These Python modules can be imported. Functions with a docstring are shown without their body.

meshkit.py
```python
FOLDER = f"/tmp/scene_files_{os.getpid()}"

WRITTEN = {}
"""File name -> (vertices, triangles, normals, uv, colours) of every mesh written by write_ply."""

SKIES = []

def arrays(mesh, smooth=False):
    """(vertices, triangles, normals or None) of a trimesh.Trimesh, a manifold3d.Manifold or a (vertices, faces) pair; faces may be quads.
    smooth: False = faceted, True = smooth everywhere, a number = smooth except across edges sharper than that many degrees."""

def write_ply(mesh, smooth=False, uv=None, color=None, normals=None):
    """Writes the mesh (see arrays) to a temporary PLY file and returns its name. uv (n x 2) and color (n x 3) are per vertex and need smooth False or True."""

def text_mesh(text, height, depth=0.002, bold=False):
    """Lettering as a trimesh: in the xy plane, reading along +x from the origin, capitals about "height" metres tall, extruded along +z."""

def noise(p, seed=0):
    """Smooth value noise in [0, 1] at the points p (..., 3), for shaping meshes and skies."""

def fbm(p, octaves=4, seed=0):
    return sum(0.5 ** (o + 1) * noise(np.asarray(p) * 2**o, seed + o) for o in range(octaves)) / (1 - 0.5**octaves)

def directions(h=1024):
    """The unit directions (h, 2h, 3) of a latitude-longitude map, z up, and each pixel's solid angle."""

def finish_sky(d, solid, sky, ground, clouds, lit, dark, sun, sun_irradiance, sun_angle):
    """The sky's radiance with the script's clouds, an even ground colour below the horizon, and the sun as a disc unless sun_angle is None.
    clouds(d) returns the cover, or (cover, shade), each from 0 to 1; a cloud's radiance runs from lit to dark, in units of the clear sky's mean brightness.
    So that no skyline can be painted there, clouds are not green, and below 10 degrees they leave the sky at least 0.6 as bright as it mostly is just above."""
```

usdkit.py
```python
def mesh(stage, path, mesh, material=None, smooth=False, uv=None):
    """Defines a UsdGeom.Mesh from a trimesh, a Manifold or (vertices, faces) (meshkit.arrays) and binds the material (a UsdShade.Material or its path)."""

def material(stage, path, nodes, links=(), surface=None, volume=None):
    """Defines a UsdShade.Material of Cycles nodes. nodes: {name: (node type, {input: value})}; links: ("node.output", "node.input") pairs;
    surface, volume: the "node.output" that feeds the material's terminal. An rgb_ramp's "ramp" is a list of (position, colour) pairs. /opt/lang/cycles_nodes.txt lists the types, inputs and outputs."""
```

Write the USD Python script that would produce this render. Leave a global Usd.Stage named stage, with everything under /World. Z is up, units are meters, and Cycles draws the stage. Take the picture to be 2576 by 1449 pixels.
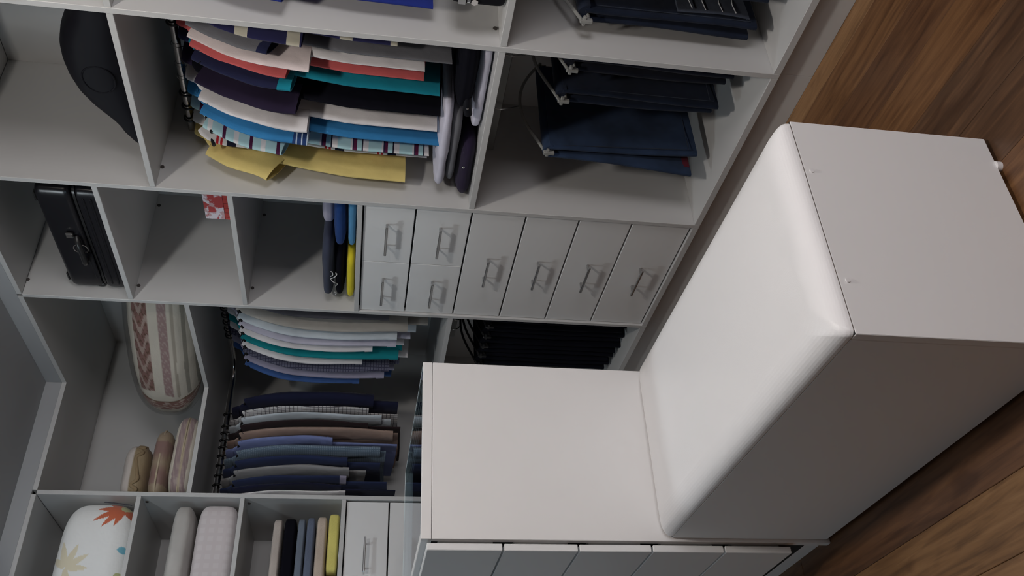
import math
import numpy as np
import trimesh
import usdkit, meshkit
from pxr import Usd, UsdGeom, UsdLux, UsdShade, Gf, Sdf, Vt

stage = Usd.Stage.CreateInMemory()
UsdGeom.SetStageUpAxis(stage, 'Z'); UsdGeom.SetStageMetersPerUnit(stage, 1.0)
UsdGeom.Xform.Define(stage, '/World')
PI = math.pi

# ------------------------------------------------------------------ camera (a phone held sideways: the picture's left is the room's up)
EXPOSURE = 0.0
cam = UsdGeom.Camera.Define(stage, '/World/camera')
cam.CreateHorizontalApertureAttr(36.0); cam.CreateVerticalApertureAttr(36.0 * 1449 / 2576)
cam.CreateFocalLengthAttr(36.0 * 2232.0 / 2576)
cam.CreateClippingRangeAttr(Gf.Vec2f(0.05, 100)); cam.CreateExposureAttr(EXPOSURE)
cam.AddTransformOp().Set(Gf.Matrix4d(
    0.16150383, -0.04492578, -0.98584897, 0,
    0.56779145, 0.82129327, 0.05558991, 0,
    0.80717370, -0.56873460, 0.15815048, 0,
    3.632356, -1.928410, 1.25, 1))

# ------------------------------------------------------------------ light: ceiling lamps of the room, weak daylight from a window behind, on the left
CEIL = 2.60
LAMPS = [((1.05, -0.90), 0.60, (0.90, 1.0, 1.06)), ((2.82, -0.93), 2.0, (1.06, 1.0, 0.93))]   # place, strength, colour
LAMP_I = 88.0
DAY1, DAY2, SKY = 1.5, 10.4, 0.4
dome = UsdLux.DomeLight.Define(stage, '/World/sky'); dome.CreateIntensityAttr(SKY); dome.CreateColorAttr(Gf.Vec3f(0.65, 0.8, 1.0))
day = UsdLux.RectLight.Define(stage, '/World/daylight')
day.CreateWidthAttr(0.8); day.CreateHeightAttr(1.1); day.CreateIntensityAttr(DAY1); day.CreateColorAttr(Gf.Vec3f(0.72, 1.0, 1.2))
day.AddTranslateOp().Set(Gf.Vec3d(0.9, -3.56, 1.65)); day.AddRotateXOp().Set(90.0)   # faces +y, into the room

day2 = UsdLux.RectLight.Define(stage, '/World/daylight_001')
day2.CreateWidthAttr(1.1); day2.CreateHeightAttr(1.2); day2.CreateIntensityAttr(DAY2); day2.CreateColorAttr(Gf.Vec3f(1.12, 1.0, 1.03))
day2.AddTranslateOp().Set(Gf.Vec3d(5.34, -0.7, 1.5)); day2.AddRotateYOp().Set(90.0)   # faces -x, into the room

# ------------------------------------------------------------------ helpers
used = {}
def fresh(path):
    n = used.get(path, 0); used[path] = n + 1
    return path if n == 0 else '%s_%03d' % (path, n)

def tag(p, label=None, cat=None, group=None, kind=None):
    for k, v in (('label', label), ('category', cat), ('group', group), ('kind', kind)):
        if v: p.SetCustomDataByKey(k, v)
    return p

class T:
    """a thing, or a part with sub-parts: meshes are given in world coordinates and stored relative to its base"""
    def __init__(s, name, label=None, cat=None, loc=(0, 0, 0), rz=0.0, group=None, kind=None, parent=None):
        base = parent.path if parent else '/World'
        s.path = fresh(base + '/' + name); s.loc = np.array(loc, float); s.parent = parent; s.rz = rz
        x = UsdGeom.Xform.Define(stage, s.path); s.prim = x.GetPrim()
        off = s.loc - (parent.loc if parent else 0)
        x.AddTranslateOp().Set(Gf.Vec3d(*map(float, off)))
        if rz: x.AddRotateZOp().Set(rz)
        tag(s.prim, label, cat, group, kind)
    def add(s, name, mesh, mat, smooth=False, label=None, kind=None, local=False, col=None):
        p = fresh(s.path + '/' + name)
        v, f = vf(mesh)
        if not local: v = v - s.loc
        return put(p, v, f, mat, smooth, label, kind, col)
    def sub(s, part, name, mesh, mat, smooth=False, label=None, local=False):
        """sub-part under an existing mesh part"""
        p = fresh(str(part.GetPath()) + '/' + name)
        v, f = vf(mesh)
        if not local: v = v - s.loc
        return put(p, v, f, mat, smooth, label)

def vf(mesh):
    if isinstance(mesh, (list, tuple)) and len(mesh) and isinstance(mesh[0], trimesh.Trimesh):
        mesh = trimesh.util.concatenate(list(mesh))
    if isinstance(mesh, trimesh.Trimesh): return np.array(mesh.vertices), np.array(mesh.faces)
    v, f = np.asarray(mesh[0], float), np.asarray(mesh[1], int)
    if f.shape[1] == 4: f = np.vstack([f[:, [0, 1, 2]], f[:, [0, 2, 3]]])
    return v, f

def put(path, v, f, mat, smooth=False, label=None, kind=None, col=None):
    m = usdkit.mesh(stage, path, (v, f), '/World/Looks/' + mat, smooth=smooth)
    if col is not None:
        pv = UsdGeom.PrimvarsAPI(m).CreatePrimvar('print_color', Sdf.ValueTypeNames.Color3fArray, 'vertex')
        pv.Set(Vt.Vec3fArray.FromNumpy(np.asarray(col, np.float32)))
    tag(m.GetPrim(), label, None, None, kind)
    return m.GetPrim()

def struct(name, mesh, mat, smooth=False, label=None):
    v, f = vf(mesh)
    p = put('/World/' + name, v, f, mat, smooth, label, 'structure')
    return p

def box(x0, x1, y0, y1, z0, z1, b=0.0012):
    b = min(b, (x1 - x0) / 3, (y1 - y0) / 3, (z1 - z0) / 3)
    P = []
    for X, sx in ((x0, 1), (x1, -1)):
        for Y, sy in ((y0, 1), (y1, -1)):
            for Z, sz in ((z0, 1), (z1, -1)):
                P += [(X, Y + sy * b, Z + sz * b), (X + sx * b, Y, Z + sz * b), (X + sx * b, Y + sy * b, Z)]
    return trimesh.convex.convex_hull(np.array(P))

def grid_faces(n, m, wrap=True):
    """n rings of m points"""
    j2 = (np.arange(m) + 1) % m if wrap else np.arange(1, m)
    j = np.arange(m) if wrap else np.arange(m - 1)
    F = []
    for i in range(n - 1):
        F.append(np.stack([i * m + j, i * m + j2, (i + 1) * m + j2, (i + 1) * m + j], 1))
    return np.vstack(F)

def tri(q): return np.vstack([q[:, [0, 1, 2]], q[:, [0, 2, 3]]])

def loft(rings, cap0=True, cap1=True):
    R = np.asarray(rings, float); n, m = R.shape[:2]
    v = R.reshape(-1, 3); f = tri(grid_faces(n, m))
    ext = []
    for on, ring, flip in ((cap0, 0, True), (cap1, n - 1, False)):
        if on:
            c = len(v) + len(ext); ext.append(R[ring].mean(0))
            j = np.arange(m); k = (j + 1) % m
            t = np.stack([ring * m + j, ring * m + k, np.full(m, c)], 1)
            f = np.vstack([f, t[:, ::-1] if flip else t])
    if ext: v = np.vstack([v, ext])
    t = trimesh.Trimesh(v, f, process=False)
    if t.volume < 0: t.invert()
    return t

def tube(pts, r, sides=10, caps=True):
    p = np.asarray(pts, float); n = len(p)
    t = np.gradient(p, axis=0); t /= np.linalg.norm(t, axis=1, keepdims=True) + 1e-12
    a = np.cross(t[0], [0, 0, 1.0] if abs(t[0][2]) < .9 else [1.0, 0, 0]); rings = []
    rr = np.broadcast_to(r, (n,))
    for i in range(n):
        a = a - t[i] * (a @ t[i]); a /= np.linalg.norm(a); b = np.cross(t[i], a)
        th = np.arange(sides) * 2 * PI / sides
        rings.append(p[i] + rr[i] * (np.cos(th)[:, None] * a + np.sin(th)[:, None] * b))
    return loft(rings, caps, caps)

def spline(P, n=40):
    from scipy.interpolate import CubicSpline
    P = np.asarray(P, float); d = np.r_[0, np.cumsum(np.linalg.norm(np.diff(P, axis=0), axis=1))]
    return CubicSpline(d, P)(np.linspace(0, d[-1], n))

def superell(center, half, e1=0.35, e2=0.35, nu=40, nv=28, seed=0, amp=0.0, freq=6.0, flat_bottom=None, groove=None, even=False):
    """rounded, slightly crumpled box-like body"""
    u = np.linspace(0, 2 * PI, nu, endpoint=False); w = np.linspace(-PI / 2 + 1e-3, PI / 2 - 1e-3, nv)
    if even:
        def resample(lo, hi, n, ax, bx, e, closed):
            d = np.linspace(lo, hi, 20001); P = np.stack([ax * np.sign(np.cos(d)) * np.abs(np.cos(d)) ** e, bx * np.sign(np.sin(d)) * np.abs(np.sin(d)) ** e], 1)
            L = np.r_[0, np.cumsum(np.linalg.norm(np.diff(P, axis=0), axis=1))]
            return np.interp(np.linspace(0, L[-1], n, endpoint=not closed), L, d)
        u = resample(0, 2 * PI, nu, half[0], half[1], e2, True); w = resample(-PI / 2 + 1e-4, PI / 2 - 1e-4, nv, max(half[0], half[1]), half[2], e1, False)
    c = lambda x, e: np.sign(np.cos(x)) * np.abs(np.cos(x)) ** e
    s = lambda x, e: np.sign(np.sin(x)) * np.abs(np.sin(x)) ** e
    R = []
    for q in w:
        R.append(np.stack([half[0] * c(q, e1) * c(u, e2), half[1] * c(q, e1) * s(u, e2), half[2] * s(q, e1) * np.ones_like(u)], 1))
    t = loft(R)
    v = np.array(t.vertices)
    if groove:
        n, depth = groove
        g = np.cos(PI * n * (v[:, 2] / half[2] + 1) ) * depth
        rad = np.linalg.norm(v[:, :2], axis=1, keepdims=True) + 1e-9
        v[:, :2] += v[:, :2] / rad * (g * (np.abs(v[:, 2]) < half[2] * .98))[:, None]
    if amp:
        nr = t.vertex_normals
        d = fbm(v * freq + seed * 7.31)
        v = v + nr * (amp * d)[:, None]
    if flat_bottom is not None: v[:, 2] = np.maximum(v[:, 2], flat_bottom)
    v = v + np.asarray(center)
    return trimesh.Trimesh(v, t.faces, process=False)

def fbm(p):
    return np.asarray(meshkit.fbm(np.asarray(p, float))) if hasattr(meshkit, 'fbm') else np.zeros(len(p))

def rot_z(mesh, deg, about=(0, 0, 0)):
    m = mesh.copy(); m.apply_transform(trimesh.transformations.rotation_matrix(math.radians(deg), [0, 0, 1], about)); return m
def rotate(mesh, deg, axis, about=(0, 0, 0)):
    m = mesh.copy(); m.apply_transform(trimesh.transformations.rotation_matrix(math.radians(deg), axis, about)); return m

# ------------------------------------------------------------------ materials
UsdGeom.Scope.Define(stage, '/World/Looks')
def M(name, nodes, links, surface): return usdkit.material(stage, '/World/Looks/' + name, nodes, links, surface=surface)

def plain(name, color, rough=0.5, metal=0.0, **kw):
    M(name, {'p': ('principled_bsdf', dict(base_color=color, roughness=rough, metallic=metal, **kw))}, [], 'p.BSDF')

def laminate(name, color, rough):
    M(name, {'g': ('geometry', {}), 'n': ('noise_texture', {'scale': 350.0, 'detail': 2.0}), 'b': ('bump', {'strength': 0.06, 'distance': 0.001}),
             'p': ('principled_bsdf', dict(base_color=color, roughness=rough))},
      [('g.position', 'n.vector'), ('n.fac', 'b.height'), ('b.normal', 'p.normal')], 'p.BSDF')
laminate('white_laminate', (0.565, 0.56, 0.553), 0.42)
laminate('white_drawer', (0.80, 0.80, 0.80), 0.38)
laminate('wall_paint', (0.70, 0.69, 0.675), 0.8)
laminate('taupe_paint', (0.28, 0.25, 0.23), 0.85)
laminate('ceiling_paint', (0.38, 0.385, 0.395), 0.85)
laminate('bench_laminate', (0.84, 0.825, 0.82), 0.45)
M('leatherette', {'g': ('geometry', {}), 'n': ('voronoi_texture', {'scale': 420.0}), 'b': ('bump', {'strength': 0.10, 'distance': 0.0006}),
                  'p': ('principled_bsdf', dict(base_color=(0.93, 0.91, 0.915), roughness=0.40))},
  [('g.position', 'n.vector'), ('n.distance', 'b.height'), ('b.normal', 'p.normal')], 'p.BSDF')
plain('chrome', (0.62, 0.61, 0.60), 0.16, 1.0)
plain('satin_metal', (0.50, 0.50, 0.50), 0.30, 1.0)
plain('smoke_plastic', (0.42, 0.42, 0.40), 0.18, 0.0, transmission_weight=0.35)
plain('grey_metal', (0.23, 0.23, 0.22), 0.4, 0.6)
plain('black_plastic', (0.012, 0.012, 0.013), 0.35)
plain('black_gloss', (0.006, 0.006, 0.009), 0.30, specular_ior_level=0.4)
plain('black_leather', (0.005, 0.0048, 0.008), 0.6, specular_ior_level=0.18)
plain('dark_gap', (0.02, 0.02, 0.02), 0.9)
plain('screw_dark', (0.06, 0.05, 0.045), 0.5)
plain('white_cap', (0.82, 0.80, 0.80), 0.35)
plain('white_print', (0.65, 0.66, 0.68), 0.7)
plain('tray_lining', (0.16, 0.16, 0.19), 0.9)
M('pane_glass', {'t': ('transparent_bsdf', {'color': (0.93, 0.96, 0.95)}), 'g': ('glossy_bsdf', {'color': (0.95, 0.97, 1.0), 'roughness': 0.02}), 'f': ('fresnel', {'IOR': 1.5}), 'm': ('mix_closure', {})},
  [('f.fac', 'm.fac'), ('t.BSDF', 'm.closure1'), ('g.BSDF', 'm.closure2')], 'm.closure')
M('clear_plastic', {'h': ('math', {'math_type': 'multiply', 'value2': 0.45}), 't': ('transparent_bsdf', {'color': (0.95, 0.95, 0.95)}), 'g': ('glossy_bsdf', {'color': (0.9, 0.9, 0.9), 'roughness': 0.16}), 'f': ('fresnel', {'IOR': 1.42}), 'm': ('mix_closure', {})},
  [('f.fac', 'h.value1'), ('h.value', 'm.fac'), ('t.BSDF', 'm.closure1'), ('g.BSDF', 'm.closure2')], 'm.closure')
plain('glass_edge', (0.72, 0.80, 0.80), 0.2)

def fabric(name, color, var=0.10, weave=900.0, rough=0.9, bump=0.25, fold=0.5, sheen=0.08):
    c1 = tuple(x * (1 - var) for x in color); c2 = tuple(min(1, x * (1 + var)) for x in color)
    M(name, {'g': ('texture_coordinate', {}), 'n': ('noise_texture', {'scale': 9.0, 'detail': 3.0}),
             'r': ('rgb_ramp', {'ramp': [(0.3, c1), (0.7, c2)]}),
             'w': ('noise_texture', {'scale': weave, 'detail': 1.0}), 'b': ('bump', {'strength': bump, 'distance': 0.001}),
             'n2': ('noise_texture', {'scale': 14.0, 'detail': 2.0}), 'b2': ('bump', {'strength': fold, 'distance': 0.012}),
             'p': ('principled_bsdf', {'roughness': rough, 'sheen_weight': sheen, 'specular_ior_level': 0.15})},
      [('g.object', 'n.vector'), ('n.fac', 'r.fac'), ('r.color', 'p.base_color'), ('g.object', 'w.vector'), ('g.object', 'n2.vector'),
       ('n2.fac', 'b2.height'), ('w.fac', 'b.height'), ('b2.normal', 'b.normal'), ('b.normal', 'p.normal')], 'p.BSDF')

def banded(name, base, bands, axis='z', period=0.1, rough=0.9):
    """bands: [(position in 0..1 of the period, colour from there on)]: a woven stripe"""
    ramp = {'ramp': [(0.0, base)] + bands, 'interpolate': False}
    M(name, {'g': ('texture_coordinate', {}), 's': ('separate_xyz', {}), 'd': ('math', {'math_type': 'divide', 'value2': period}),
             'f': ('math', {'math_type': 'fraction'}), 'o': ('math', {'math_type': 'add', 'value2': 50.0}), 'r': ('rgb_ramp', ramp),
             'n2': ('noise_texture', {'scale': 14.0, 'detail': 2.0}), 'b2': ('bump', {'strength': 0.5, 'distance': 0.012}),
             'p': ('principled_bsdf', {'roughness': rough, 'sheen_weight': 0.08, 'specular_ior_level': 0.15})},
      [('g.object', 's.vector'), ('s.' + axis, 'd.value1'), ('d.value', 'o.value1'), ('o.value', 'f.value1'), ('f.value', 'r.fac'), ('r.color', 'p.base_color'),
       ('g.object', 'n2.vector'), ('n2.fac', 'b2.height'), ('b2.normal', 'p.normal')], 'p.BSDF')

def checked(name, base, line, period=0.012, width=0.25, rough=0.9):
    """fine woven check in the cloth's own plane"""
    M(name, {'g': ('texture_coordinate', {}), 's': ('separate_xyz', {}),
             'd1': ('math', {'math_type': 'divide', 'value2': period}), 'd2': ('math', {'math_type': 'divide', 'value2': period}),
             'o1': ('math', {'math_type': 'add', 'value2': 100.0}), 'o2': ('math', {'math_type': 'add', 'value2': 100.0}),
             'f1': ('math', {'math_type': 'fraction'}), 'f2': ('math', {'math_type': 'fraction'}),
             'l1': ('math', {'math_type': 'less_than', 'value2': width}), 'l2': ('math', {'math_type': 'less_than', 'value2': width}),
             'mx': ('math', {'math_type': 'maximum'}), 'r': ('rgb_ramp', {'ramp': [(0.0, base), (1.0, line)]}),
             'p': ('principled_bsdf', {'roughness': rough, 'sheen_weight': 0.08, 'specular_ior_level': 0.15})},
      [('g.object', 's.vector'), ('s.y', 'd1.value1'), ('s.z', 'd2.value1'), ('d1.value', 'o1.value1'), ('d2.value', 'o2.value1'), ('o1.value', 'f1.value1'), ('o2.value', 'f2.value1'),
       ('f1.value', 'l1.value1'), ('f2.value', 'l2.value1'), ('l1.value', 'mx.value1'), ('l2.value', 'mx.value2'), ('mx.value', 'r.fac'), ('r.color', 'p.base_color')], 'p.BSDF')

def printed(name, rough=0.85, bump=0.4, scale=16.0, sheen=0.2, coat=0.0):
    """flat printed cloth: the colours come with the mesh"""
    M(name, {'a': ('attribute', {'attribute': 'print_color'}), 'g': ('texture_coordinate', {}), 'n2': ('noise_texture', {'scale': scale, 'detail': 3.0}),
             'b2': ('bump', {'strength': bump, 'distance': 0.01}), 'p': ('principled_bsdf', {'roughness': rough, 'sheen_weight': sheen, 'specular_ior_level': 0.15})},
      [('a.color', 'p.base_color'), ('g.object', 'n2.vector'), ('n2.fac', 'b2.height'), ('b2.normal', 'p.normal')], 'p.BSDF')
printed('printed_cotton'); printed('printed_satin', rough=0.38, bump=0.5, scale=22.0, sheen=0.1)
printed('printed_card', rough=0.6, bump=0.0)

# floor boards: one laminate, several tones
def wood(name, dark, mid, light, seed):
    M(name, {'g': ('geometry', {}), 'mp': ('mapping', {'scale': (1.6, 22.0, 1.0), 'location': (seed * 3.7, seed * 1.3, 0.0)}),
             'n': ('noise_texture', {'scale': 2.2, 'detail': 6.0, 'roughness': 0.6, 'distortion': 0.6}),
             'mp2': ('mapping', {'scale': (0.9, 5.0, 1.0), 'location': (seed * 1.9, seed * 5.1, 0.0)}),
             'k': ('noise_texture', {'scale': 3.0, 'detail': 3.0, 'distortion': 1.5}),
             'r': ('rgb_ramp', {'ramp': [(0.28, dark), (0.5, mid), (0.74, light)]}), 'r2': ('rgb_ramp', {'ramp': [(0.30, (0.55, 0.48, 0.42)), (0.48, (1, 1, 1))]}),
             'm': ('mix_color', {'blend_type': 'multiply', 'fac': 0.8}), 'b': ('bump', {'strength': 0.08, 'distance': 0.001}),
             'p': ('principled_bsdf', {'roughness': 0.42})},
      [('g.position', 'mp.vector'), ('mp.vector', 'n.vector'), ('n.fac', 'r.fac'), ('g.position', 'mp2.vector'), ('mp2.vector', 'k.vector'), ('k.fac', 'r2.fac'),
       ('r.color', 'm.a'), ('r2.color', 'm.b'), ('m.result', 'p.base_color'), ('n.fac', 'b.height'), ('b.normal', 'p.normal')], 'p.BSDF')
WOOD = [((0.085, 0.036, 0.014), (0.17, 0.078, 0.031), (0.25, 0.125, 0.052)),
        ((0.065, 0.028, 0.012), (0.125, 0.056, 0.025), (0.19, 0.09, 0.038)),
        ((0.15, 0.073, 0.030), (0.26, 0.135, 0.056), (0.34, 0.19, 0.088)),
        ((0.11, 0.053, 0.020), (0.21, 0.105, 0.040), (0.29, 0.155, 0.066)),
        ((0.060, 0.030, 0.016), (0.105, 0.052, 0.026), (0.17, 0.085, 0.042))]
for i, w in enumerate(WOOD): wood('floorboard_%s' % 'abcde'[i], *w, seed=i + 1)

# ------------------------------------------------------------------ the room
D = 0.53
struct('wall_left', box(-0.67, -D - 0.012, -3.5, D + 0.012, 0, CEIL), 'wall_paint')
struct('wall_back', box(-0.67, 5.3, D + 0.012, D + 0.14, 0, CEIL), 'wall_paint')
struct('wall_right', [box(5.2, 5.32, -3.5, -1.25, 0, CEIL), box(5.2, 5.32, -0.15, D + 0.012, 0, CEIL), box(5.2, 5.32, -1.25, -0.15, 2.1, CEIL), box(5.2, 5.32, -1.25, -0.15, 0, 0.9)], 'taupe_paint')
# wall behind, with a window opening
wy0, wy1 = -3.5, -3.38
struct('wall_front', [box(-0.67, 0.5, wy0, wy1, 0, CEIL), box(1.3, 5.32, wy0, wy1, 0, CEIL), box(0.5, 1.3, wy0, wy1, 0, 1.1), box(0.5, 1.3, wy0, wy1, 2.2, CEIL)], 'taupe_paint')
struct('ceiling', box(-0.67, 5.32, -3.5, D + 0.14, CEIL, CEIL + 0.1), 'ceiling_paint')
win = T('window_1', loc=(0.9, -3.44, 1.65), kind='structure')
win.add('window_frame', [box(0.5, 1.3, -3.47, -3.41, 1.1, 1.15), box(0.5, 1.3, -3.47, -3.41, 2.15, 2.2), box(0.5, 0.55, -3.47, -3.41, 1.15, 2.15), box(1.25, 1.3, -3.47, -3.41, 1.15, 2.15)], 'white_laminate')
win.add('pane', box(0.55, 1.25, -3.445, -3.439, 1.15, 2.15), 'pane_glass')
win2 = T('window_2', loc=(5.26, -0.7, 1.5), kind='structure')
win2.add('window_frame', [box(5.23, 5.29, -1.25, -0.15, 0.9, 0.95), box(5.23, 5.29, -1.25, -0.15, 2.05, 2.1), box(5.23, 5.29, -1.25, -1.2, 0.95, 2.05), box(5.23, 5.29, -0.2, -0.15, 0.95, 2.05)], 'white_laminate')
win2.add('pane', box(5.257, 5.263, -1.2, -0.2, 0.95, 2.05), 'pane_glass')
# floor: subfloor and single boards
fl = T('floor', loc=(0, 0, 0), kind='structure')
fl.add('subfloor', box(-0.67, 5.32, -3.5, D + 0.14, -0.03, -0.008), 'dark_gap')
rng = np.random.default_rng(5)
bw = 0.138; ys = [0.092 - bw * k for k in range(0, 26)]
tone_rows = [3, 4, 0, 1, 2, 0, 3, 1, 2, 0, 4, 3, 1, 0, 2, 4, 0, 3, 1, 2, 0, 1, 3, 0, 2, 1]
for k, y in enumerate(ys):
    x = -0.55 - rng.uniform(0, 1.0); j = 0
    while x < 5.2:
        L = 1.26
        a, b = max(x, -0.55), min(x + L, 5.2)
        if b - a > 0.02:
            t = tone_rows[k] if j % 3 == 1 else (tone_rows[k] + int(rng.integers(1, 5))) % 5
            fl.add('plank', box(a + 0.0004, b - 0.0004, y - bw + 0.0004, y - 0.0004, -0.008, 0.0, 0.0012), 'floorboard_%s' % 'abcde'[t])
        x += L; j += 1
# recessed ceiling lamps
for n, ((lx, ly), k, col) in enumerate(LAMPS):
    t = T('ceiling_lamp', ['round opal ceiling lamp over the drawer island', 'round opal ceiling lamp over the near end of the bench'][n], 'ceiling lamp', (lx, ly, CEIL))
    ring = trimesh.creation.annulus(r_min=0.102, r_max=0.125, height=0.012, sections=48); ring.apply_translation((lx, ly, CEIL - 0.006))
    t.add('ring', ring, 'white_cap', smooth=30)
    dm = loft([[(lx + 0.10 * math.cos(q) * math.cos(a), ly + 0.10 * math.cos(q) * math.sin(a), CEIL - 0.012 - 0.050 * math.sin(q)) for a in np.linspace(0, 2 * PI, 24, endpoint=False)] for q in np.linspace(0, PI / 2 - 0.03, 8)])
    glow = 'lamp_glow_%s' % 'ab'[n]
    M(glow, {'e': ('emission', {'color': col, 'strength': LAMP_I * k})}, [], 'e.emission')
    t.add('diffuser', dm, glow, smooth=True, label='glowing opal glass dome')

# ------------------------------------------------------------------ the built-in wardrobe (open units, no doors). Right run: fronts on y = 0; left run: fronts on x = 0
TH = 0.018
P0, P1, P2, P3 = 2.020, 1.323, 0.660, -0.504       # side panels (x, x, x, y)
XE, YE = 2.75, -1.12                              # ends of the runs, outside the frame
BASE, TOP = 0.136, 2.517
SH_R2A, SH_LOW, SH_R1A, SH_R1B, TOP_DR = 1.943, 0.915, 2.125, 1.708, 1.288
W = 'white_laminate'

def carcass_right(t, xl, xr):
    """left panel, top, bottom, back and plinth of a unit of the right run between panel xl and the next panel at xr"""
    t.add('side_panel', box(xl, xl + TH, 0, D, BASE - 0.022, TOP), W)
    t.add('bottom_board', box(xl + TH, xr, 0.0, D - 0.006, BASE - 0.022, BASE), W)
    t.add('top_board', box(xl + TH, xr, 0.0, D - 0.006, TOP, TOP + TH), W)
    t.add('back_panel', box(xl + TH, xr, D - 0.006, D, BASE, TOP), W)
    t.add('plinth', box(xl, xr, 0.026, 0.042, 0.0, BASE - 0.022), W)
def screws(t, pts, axis=0, r=0.0065):
    for p in pts:
        s = trimesh.creation.cylinder(radius=r, height=0.004, sections=14)
        s = rotate(s, 90, [0, 1, 0] if axis == 0 else [1, 0, 0]); s.apply_translation(p)
        t.add('screw', s, 'screw_dark', smooth=30)
def handle_x(xc, zc, y, L=0.115):
    """bar handle on a front facing -y"""
    yy = y - 0.030
    return [box(xc - L / 2 - 0.022, xc + L / 2 + 0.022, yy - 0.0045, yy + 0.0045, zc - 0.0045, zc + 0.0045, 0.002)] + \
           [box(xc + s * L / 2 - 0.004, xc + s * L / 2 + 0.004, yy, y, zc - 0.004, zc + 0.004, 0.001) for s in (-1, 1)]
def handle_y(yc, zc, x, L=0.10):
    m = handle_x(0, zc, 0, L); m = trimesh.util.concatenate(m); m = rot_z(m, 90); m.apply_translation((x, yc, 0)); return m

# far right unit (mostly outside the frame)
u0 = T('wardrobe_unit', 'white open wardrobe unit cut by the frame, holding jeans with a ripped pocket', 'wardrobe', (P0, 0, 0))
carcass_right(u0, P0, XE)
u0.add('side_panel', box(XE, XE + TH, 0, D, BASE - 0.022, TOP), W)
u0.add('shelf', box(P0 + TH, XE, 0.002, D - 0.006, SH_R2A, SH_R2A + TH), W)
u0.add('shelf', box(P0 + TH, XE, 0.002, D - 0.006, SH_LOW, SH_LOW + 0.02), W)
screws(u0, [(P0 + TH + 0.001, 0.075, SH_LOW + 0.03)])
# polo shirt unit
u1 = T('wardrobe_unit', 'white open wardrobe unit with polo shirts on a rail and jeans below', 'wardrobe', (P1, 0, 0))
carcass_right(u1, P1, P0)
u1.add('shelf', box(P1 + TH, P0, 0.002, D - 0.006, SH_R2A, SH_R2A + TH), W)
u1.add('shelf', box(P1 + TH, P0, 0.002, D - 0.006, SH_LOW, SH_LOW + 0.02), W)
screws(u1, [(P1 + TH + 0.001, 0.088, 1.937), (P1 + TH + 0.001, 0.088, SH_LOW - 0.008)])
RZ = 1.872
u1.add('hanging_rail', tube([(x, 0.27, RZ) for x in np.linspace(P1 + TH, P0, 24)], 0.0125, 16), 'chrome', smooth=40, label='chrome hanging rail')
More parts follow.
